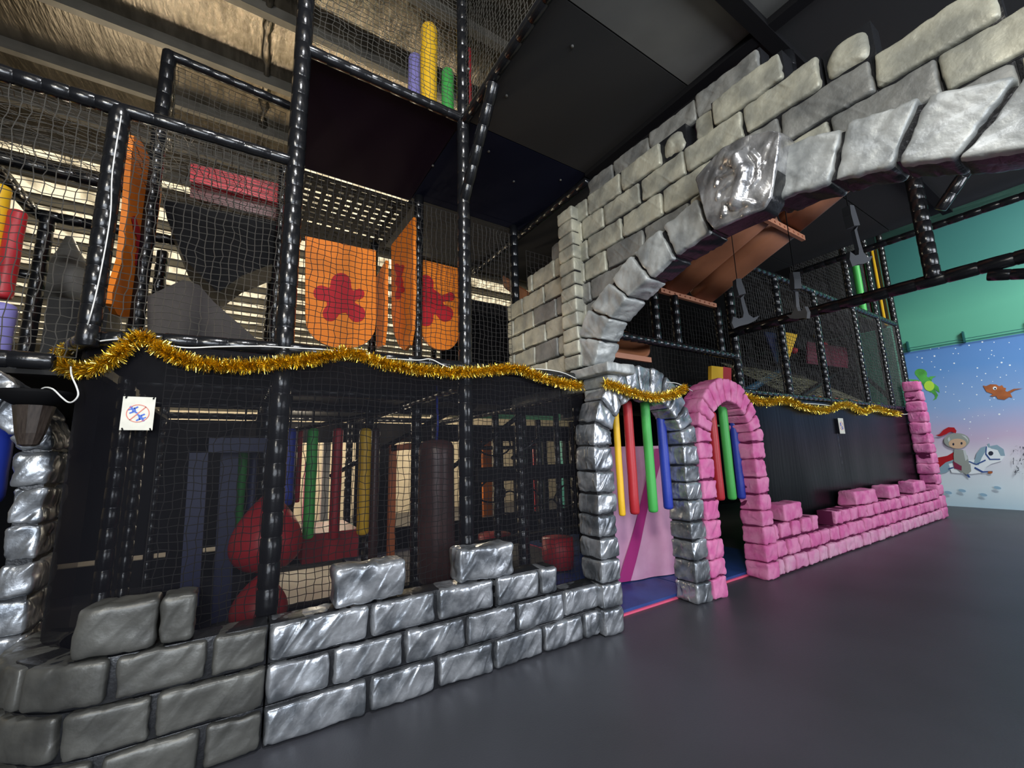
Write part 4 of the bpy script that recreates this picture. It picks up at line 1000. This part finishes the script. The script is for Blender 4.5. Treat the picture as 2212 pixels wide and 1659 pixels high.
# ------------------------------------------------------------------ signs
def sign(px, py, w_, h_, Y, label, full=True):
    c = at(px, py, 'Y', Y); t = thing('notice_sign', (c.x, Y, c.z-h_/2), label, 'sign'); X, Z = c.x, c.z
    m = MB(); box(m, (X-w_/2, Y, Z-h_/2), (X+w_/2, Y+.005, Z+h_/2)); sub(t, 'plate', m, SIGNW)
    def poly(nm, pts, m_, o):
        mm = MB(); prism(mm, [(X+x, Y-.001*o, Z+z) for x, z in pts], (0, .0008, 0)); sub(t, nm, mm, m_)
    s = w_/.14
    R_ = .050*s
    # two climbing figures: head, body, limbs
    for (ox, oz, f, nm) in ((-.020*s, .016*s, 1, 'climber_print'), (.014*s, -.020*s, -1, 'climber_print')):
        mm = MB()
        def add(pts): prism(mm, [(X+ox+f*x*s, Y-.0012, Z+oz+f*z*s) for x, z in pts], (0, .0008, 0))
        add(ell(-.012, .018, .007, .007, 0, 10)); add([(-.012,.012),(.004,.016),(.012,-.004),(-.002,-.010)]); add([(.000,.014),(.016,.024),(.020,.018),(.006,.006)])
        add([(-.004,-.004),(-.018,-.014),(-.014,-.020),(.003,-.011)]); add([(.008,-.004),(.020,-.012),(.016,-.018),(.002,-.010)]); add([(-.012,.010),(-.024,.004),(-.022,-.001),(-.008,.004)])
        sub(t, nm, mm, SIGNB)
    mm = MB(); K = 28
    for k in range(K):
        a0, a1 = 2*math.pi*k/K, 2*math.pi*(k+1)/K
        prism(mm, [(X+r*math.cos(a), Y-.0022, Z+r*math.sin(a)) for r, a in ((R_*.93, a0), (R_, a0), (R_, a1), (R_*.93, a1))], (0, .0008, 0))
    a = R(50); d = (math.cos(a), math.sin(a)); n_ = (-d[1]*.0022*s, d[0]*.0022*s)
    prism(mm, [(X+d[0]*R_*q+n_[0]*w2, Y-.0022, Z+d[1]*R_*q+n_[1]*w2) for q, w2 in ((-1, -1), (1, -1), (1, 1), (-1, 1))], (0, .0008, 0))
    sub(t, 'ban_ring', mm, SIGNR)
    if full:
        mm = MB()
        for sx in (-1, 1):
            for sz in (-1, 1): sweep(mm, [(X+sx*w_*.42, Y-.004, Z+sz*h_*.44), (X+sx*w_*.42+.004, Y-.006, Z+sz*h_*.44+.012*sz)], .0035, 6)
        sub(t, 'cable_ties', mm, BLK)
sign(298, 893, .135, .180, 2.99, 'white no-climbing sign with two blue figures in a red ring, on the mesh at left')
sign(1818, 920, .20, .26, 3.02, 'small white sign on the black vinyl wall above the pink wall', False)

# ------------------------------------------------------------------ mural on the end wall
XM = 14.6
t = thing('wall_mural', (XM-.02, -1.5, 0), 'printed mural of a snowy sky with a knight riding a white horse', 'mural')
m = MB(); box(m, (XM-.012, -7, 0), (XM-.002, 3.6, 3.88)); sub(t, 'sky_print', m, MURAL)
lay = [0]
def paint(nm, polys, m_, parent=None):
    if nm in ('bridle', 'helmet_shine', 'hoof_shadow', 'eye', 'horse_mane', 'green_dragon', 'rust_dragon') and len(polys) > 1:
        r_ = [paint(nm, [q], m_, parent) for q in polys]
        return r_[0]
    lay[0] += 1; x = XM-.013-.0012*lay[0]; mm = MB()
    for P_ in polys: prism(mm, [Vector((x, *at(a, b, 'X', XM).yz)) for a, b in P_], (.001, 0, 0))
    return sub(parent or t, nm, mm, m_)
def zc(L, ox=1912, oy=700, s=.1808): return [(ox+x*s, oy+y*s) for x, y in L]      # outlines noted on an enlarged view
def z8(L): return zc(L, 1512, 600, .3165)
flakes = [(545,298,7),(645,288,7),(843,293,8),(1005,255,10),(1163,215,13),(1303,218,8),(1483,222,8),(385,396,8),(443,407,11),(592,383,13),(446,456,7),(557,450,8),(815,354,8),(877,353,8),(827,469,12),(1138,309,9),(1276,317,9),(1272,365,8),(1304,380,8),(1239,411,8),(1415,404,8),(1393,460,14),(1492,492,14),(594,514,8),(665,546,11),(1104,525,12),(1342,516,10),(1202,592,10),(1450,610,9),(1099,626,9),(1155,671,10),(1378,636,9),(1287,687,6),(391,627,8),(927,712,10),(1038,751,9),(729,747,8),(724,812,8),(823,839,7),(890,916,10),(1096,844,11),(1253,907,9),(1303,882,10),(599,1001,7),(1005,1008,7),(1275,984,7),(949,1136,12),(1019,1169,12),(1366,1078,15),(1112,1096,7),(1189,1090,6),(1047,1108,6),(1415,1028,6),(1011,1249,8),(1231,1366,9),(624,1110,6),(1033,1325,5),(1459,1278,5),(1560,560,6),(1610,300,7),(1600,700,7),(1540,900,8),(760,560,5),(700,640,5)]
paint('snowflakes', [zc(ell(x, y, r*.9, r*.7, 0, 8)) for x, y, r in flakes], PWHITE)
# green dragon
gd = paint('green_dragon', [zc(ell(430, 590, 75, 55, .2)), zc([(370,610),(360,585),(420,560),(470,600),(520,640),(600,740),(600,790),(545,820),(480,770),(430,690)]), zc([(540,800),(600,790),(635,850),(615,895),(570,915),(600,880),(595,850)]), zc([(590,710),(640,750),(655,820),(620,800),(580,770)]), zc([(520,640),(545,625),(615,625),(570,645),(560,680)]), zc([(290,660),(400,668),(420,690),(290,675)])], PGREEN)
paint('dragon_belly', [zc(ell(530, 740, 62, 60, .5))], PLIME, gd)
paint('castle_turret', [zc([(300,680),(420,690),(425,760),(310,830),(300,760)])], PSHAD)
# rust dragon
rd = paint('rust_dragon', [zc([(1172,735),(1210,742),(1260,720),(1330,722),(1390,760),(1440,800),(1500,830),(1525,880),(1490,870),(1430,905),(1350,895),(1320,850),(1260,825),(1215,810),(1190,770)]), zc([(1365,745),(1400,730),(1420,760),(1448,765),(1440,800),(1390,790)]), zc([(1440,820),(1540,775),(1650,768),(1560,790),(1490,830)]), zc([(1255,860),(1300,835),(1330,860),(1290,865)])], PORNG)
paint('dragon_eye', [zc(ell(1314, 768, 24, 20))], PWHITE, rd); paint('dragon_pupil', [zc(ell(1318, 773, 11, 11))], PDARK, rd)
# knight and horse
HX = lambda L: z8(L)
paint('cape', [HX([(1735,1190),(1690,1215),(1610,1230),(1600,1270),(1612,1300),(1690,1280),(1740,1250)])], CRIM)
paint('horse_tail', [HX([(1735,1240),(1680,1260),(1620,1310),(1615,1340),(1680,1330),(1730,1300)])], PBLUEG)
hb = paint('horse_body', [HX([(1700,1270),(1800,1250),(1880,1240),(1910,1190),(1960,1145),(2030,1150),(2085,1210),(2060,1250),(1990,1270),(1960,1290),(1930,1330),(1850,1340),(1720,1330)])], PWHITE)
paint('horse_mane', [HX([(1950,1150),(1920,1160),(1890,1200),(1870,1270),(1905,1280),(1925,1230),(1960,1170)]), HX([(1975,1150),(2030,1140),(2075,1170),(2085,1215),(2055,1215),(2035,1175),(1990,1165)]), HX([(1965,1135),(1978,1130),(1985,1160),(1968,1155)])], PBLUEG, hb)
paint('horse_eye', [HX(ell(1988, 1198, 17, 15))], PDARK, hb)
paint('bridle', [HX([(1955,1150),(1962,1150),(1958,1200),(1985,1235),(2052,1235),(2052,1242),(1980,1243),(1950,1205)]), HX([(1950,1240),(1890,1270),(1840,1250),(1838,1256),(1890,1278),(1955,1248)]), HX([(1880,1290),(1935,1320),(2000,1318),(2000,1326),(1930,1330),(1875,1300)]), HX([(1700,1300),(1735,1290),(1735,1297),(1700,1308)]), HX([(1820,1320),(1850,1362),(1838,1365),(1808,1330)])], PNAVY, hb)
paint('raised_hoof', [HX(ell(1984, 1328, 17, 9))], PORNG, hb)
kb_ = paint('rider_body', [HX([(1740,1170),(1800,1175),(1830,1215),(1845,1290),(1850,1320),(1790,1330),(1740,1290),(1735,1210)])], PGREY)
paint('saddle', [HX([(1730,1250),(1780,1280),(1830,1300),(1800,1320),(1740,1300)])], PWINE, kb_)
paint('rider_arm', [HX([(1800,1180),(1815,1175),(1832,1235),(1815,1250)])], PLGREY, kb_)
paint('rider_leg', [HX([(1790,1280),(1850,1270),(1855,1320),(1825,1345),(1790,1320)])], PGREY, kb_)
paint('helmet', [HX(ell(1757, 1112, 88, 52))], PGREY, kb_); paint('helmet_shine', [HX([(1790,1075),(1815,1080),(1832,1100),(1836,1125),(1826,1104),(1808,1088)]), HX([(1695,1100),(1706,1085),(1713,1106),(1702,1122)])], PLGREY, kb_)
paint('face', [HX(ell(1762, 1132, 60, 34))], SKIN, kb_); paint('eye', [HX(ell(1734, 1136, 7, 9)), HX(ell(1790, 1130, 7, 9))], PDARK, kb_)
paint('plume', [HX([(1690,1065),(1650,1082),(1612,1076),(1640,1068),(1665,1040),(1700,1020),(1740,1022),(1756,1045),(1750,1062),(1720,1050),(1700,1058)])], CRIM, kb_)
paint('hoof_shadow', [HX(ell(x, y, 26, 10, .2)) for x, y in ((1700,1465),(1795,1452),(1940,1480),(2035,1432))], PSHAD)
tr = []
for k in range(46):
    x = 2130+random.random()*120; y = 1150+random.random()*190; a = random.uniform(1.1, 2.2) if random.random() < .6 else random.uniform(-.3, .5); l = random.uniform(8, 26)
    dx, dy = math.cos(a)*l, math.sin(a)*l; tr.append(HX([(x, y), (x+4.5, y), (x+dx+2.5, y+dy), (x+dx-1, y+dy)]))
paint('bare_trees', tr, PDARK)
t = thing('wire_tray', (XM-.1, 0, 3.9), 'thin teal wire tray fixed along the top of the mural', 'cable tray')
m = MB(); box(m, (XM-.10, -7, 3.90), (XM-.09, 3.55, 3.915)); box(m, (XM-.10, -7, 3.96), (XM-.09, 3.55, 3.972)); sub(t, 'wires', m, STEEL)
for k in range(9):
    y = 3.4-1.02*k; m = MB(); box(m, (XM-.11, y, 3.88), (XM-.002, y+.03, 4.15)); sub(t, 'bracket', m, STEEL)
# a small bright lamp glimpsed far back under the roof
p = at(1056, 703, 'Y', 12.5); t = thing('high_bay_lamp', (p.x, p.y, p.z), 'small glaring lamp far back between the net and the stone arch', 'lamp')
m = MB(); sweep(m, [p+Vector((0,0,-.02)), p, p+Vector((0,0,.12)), p+Vector((0,0,.3)), (p.x, p.y, ZR)], [.20, .22, .15, .03, .02], 16); sub(t, 'shade', m, STEEL)
m = MB(); sweep(m, [p+Vector((0,0,-.06)), p+Vector((0,0,-.03))], [.12, .17], 16); sub(t, 'bulb', m, mat('lamp_glow', (1, .9, .7), .5, emis=((1, .9, .72), 30)))
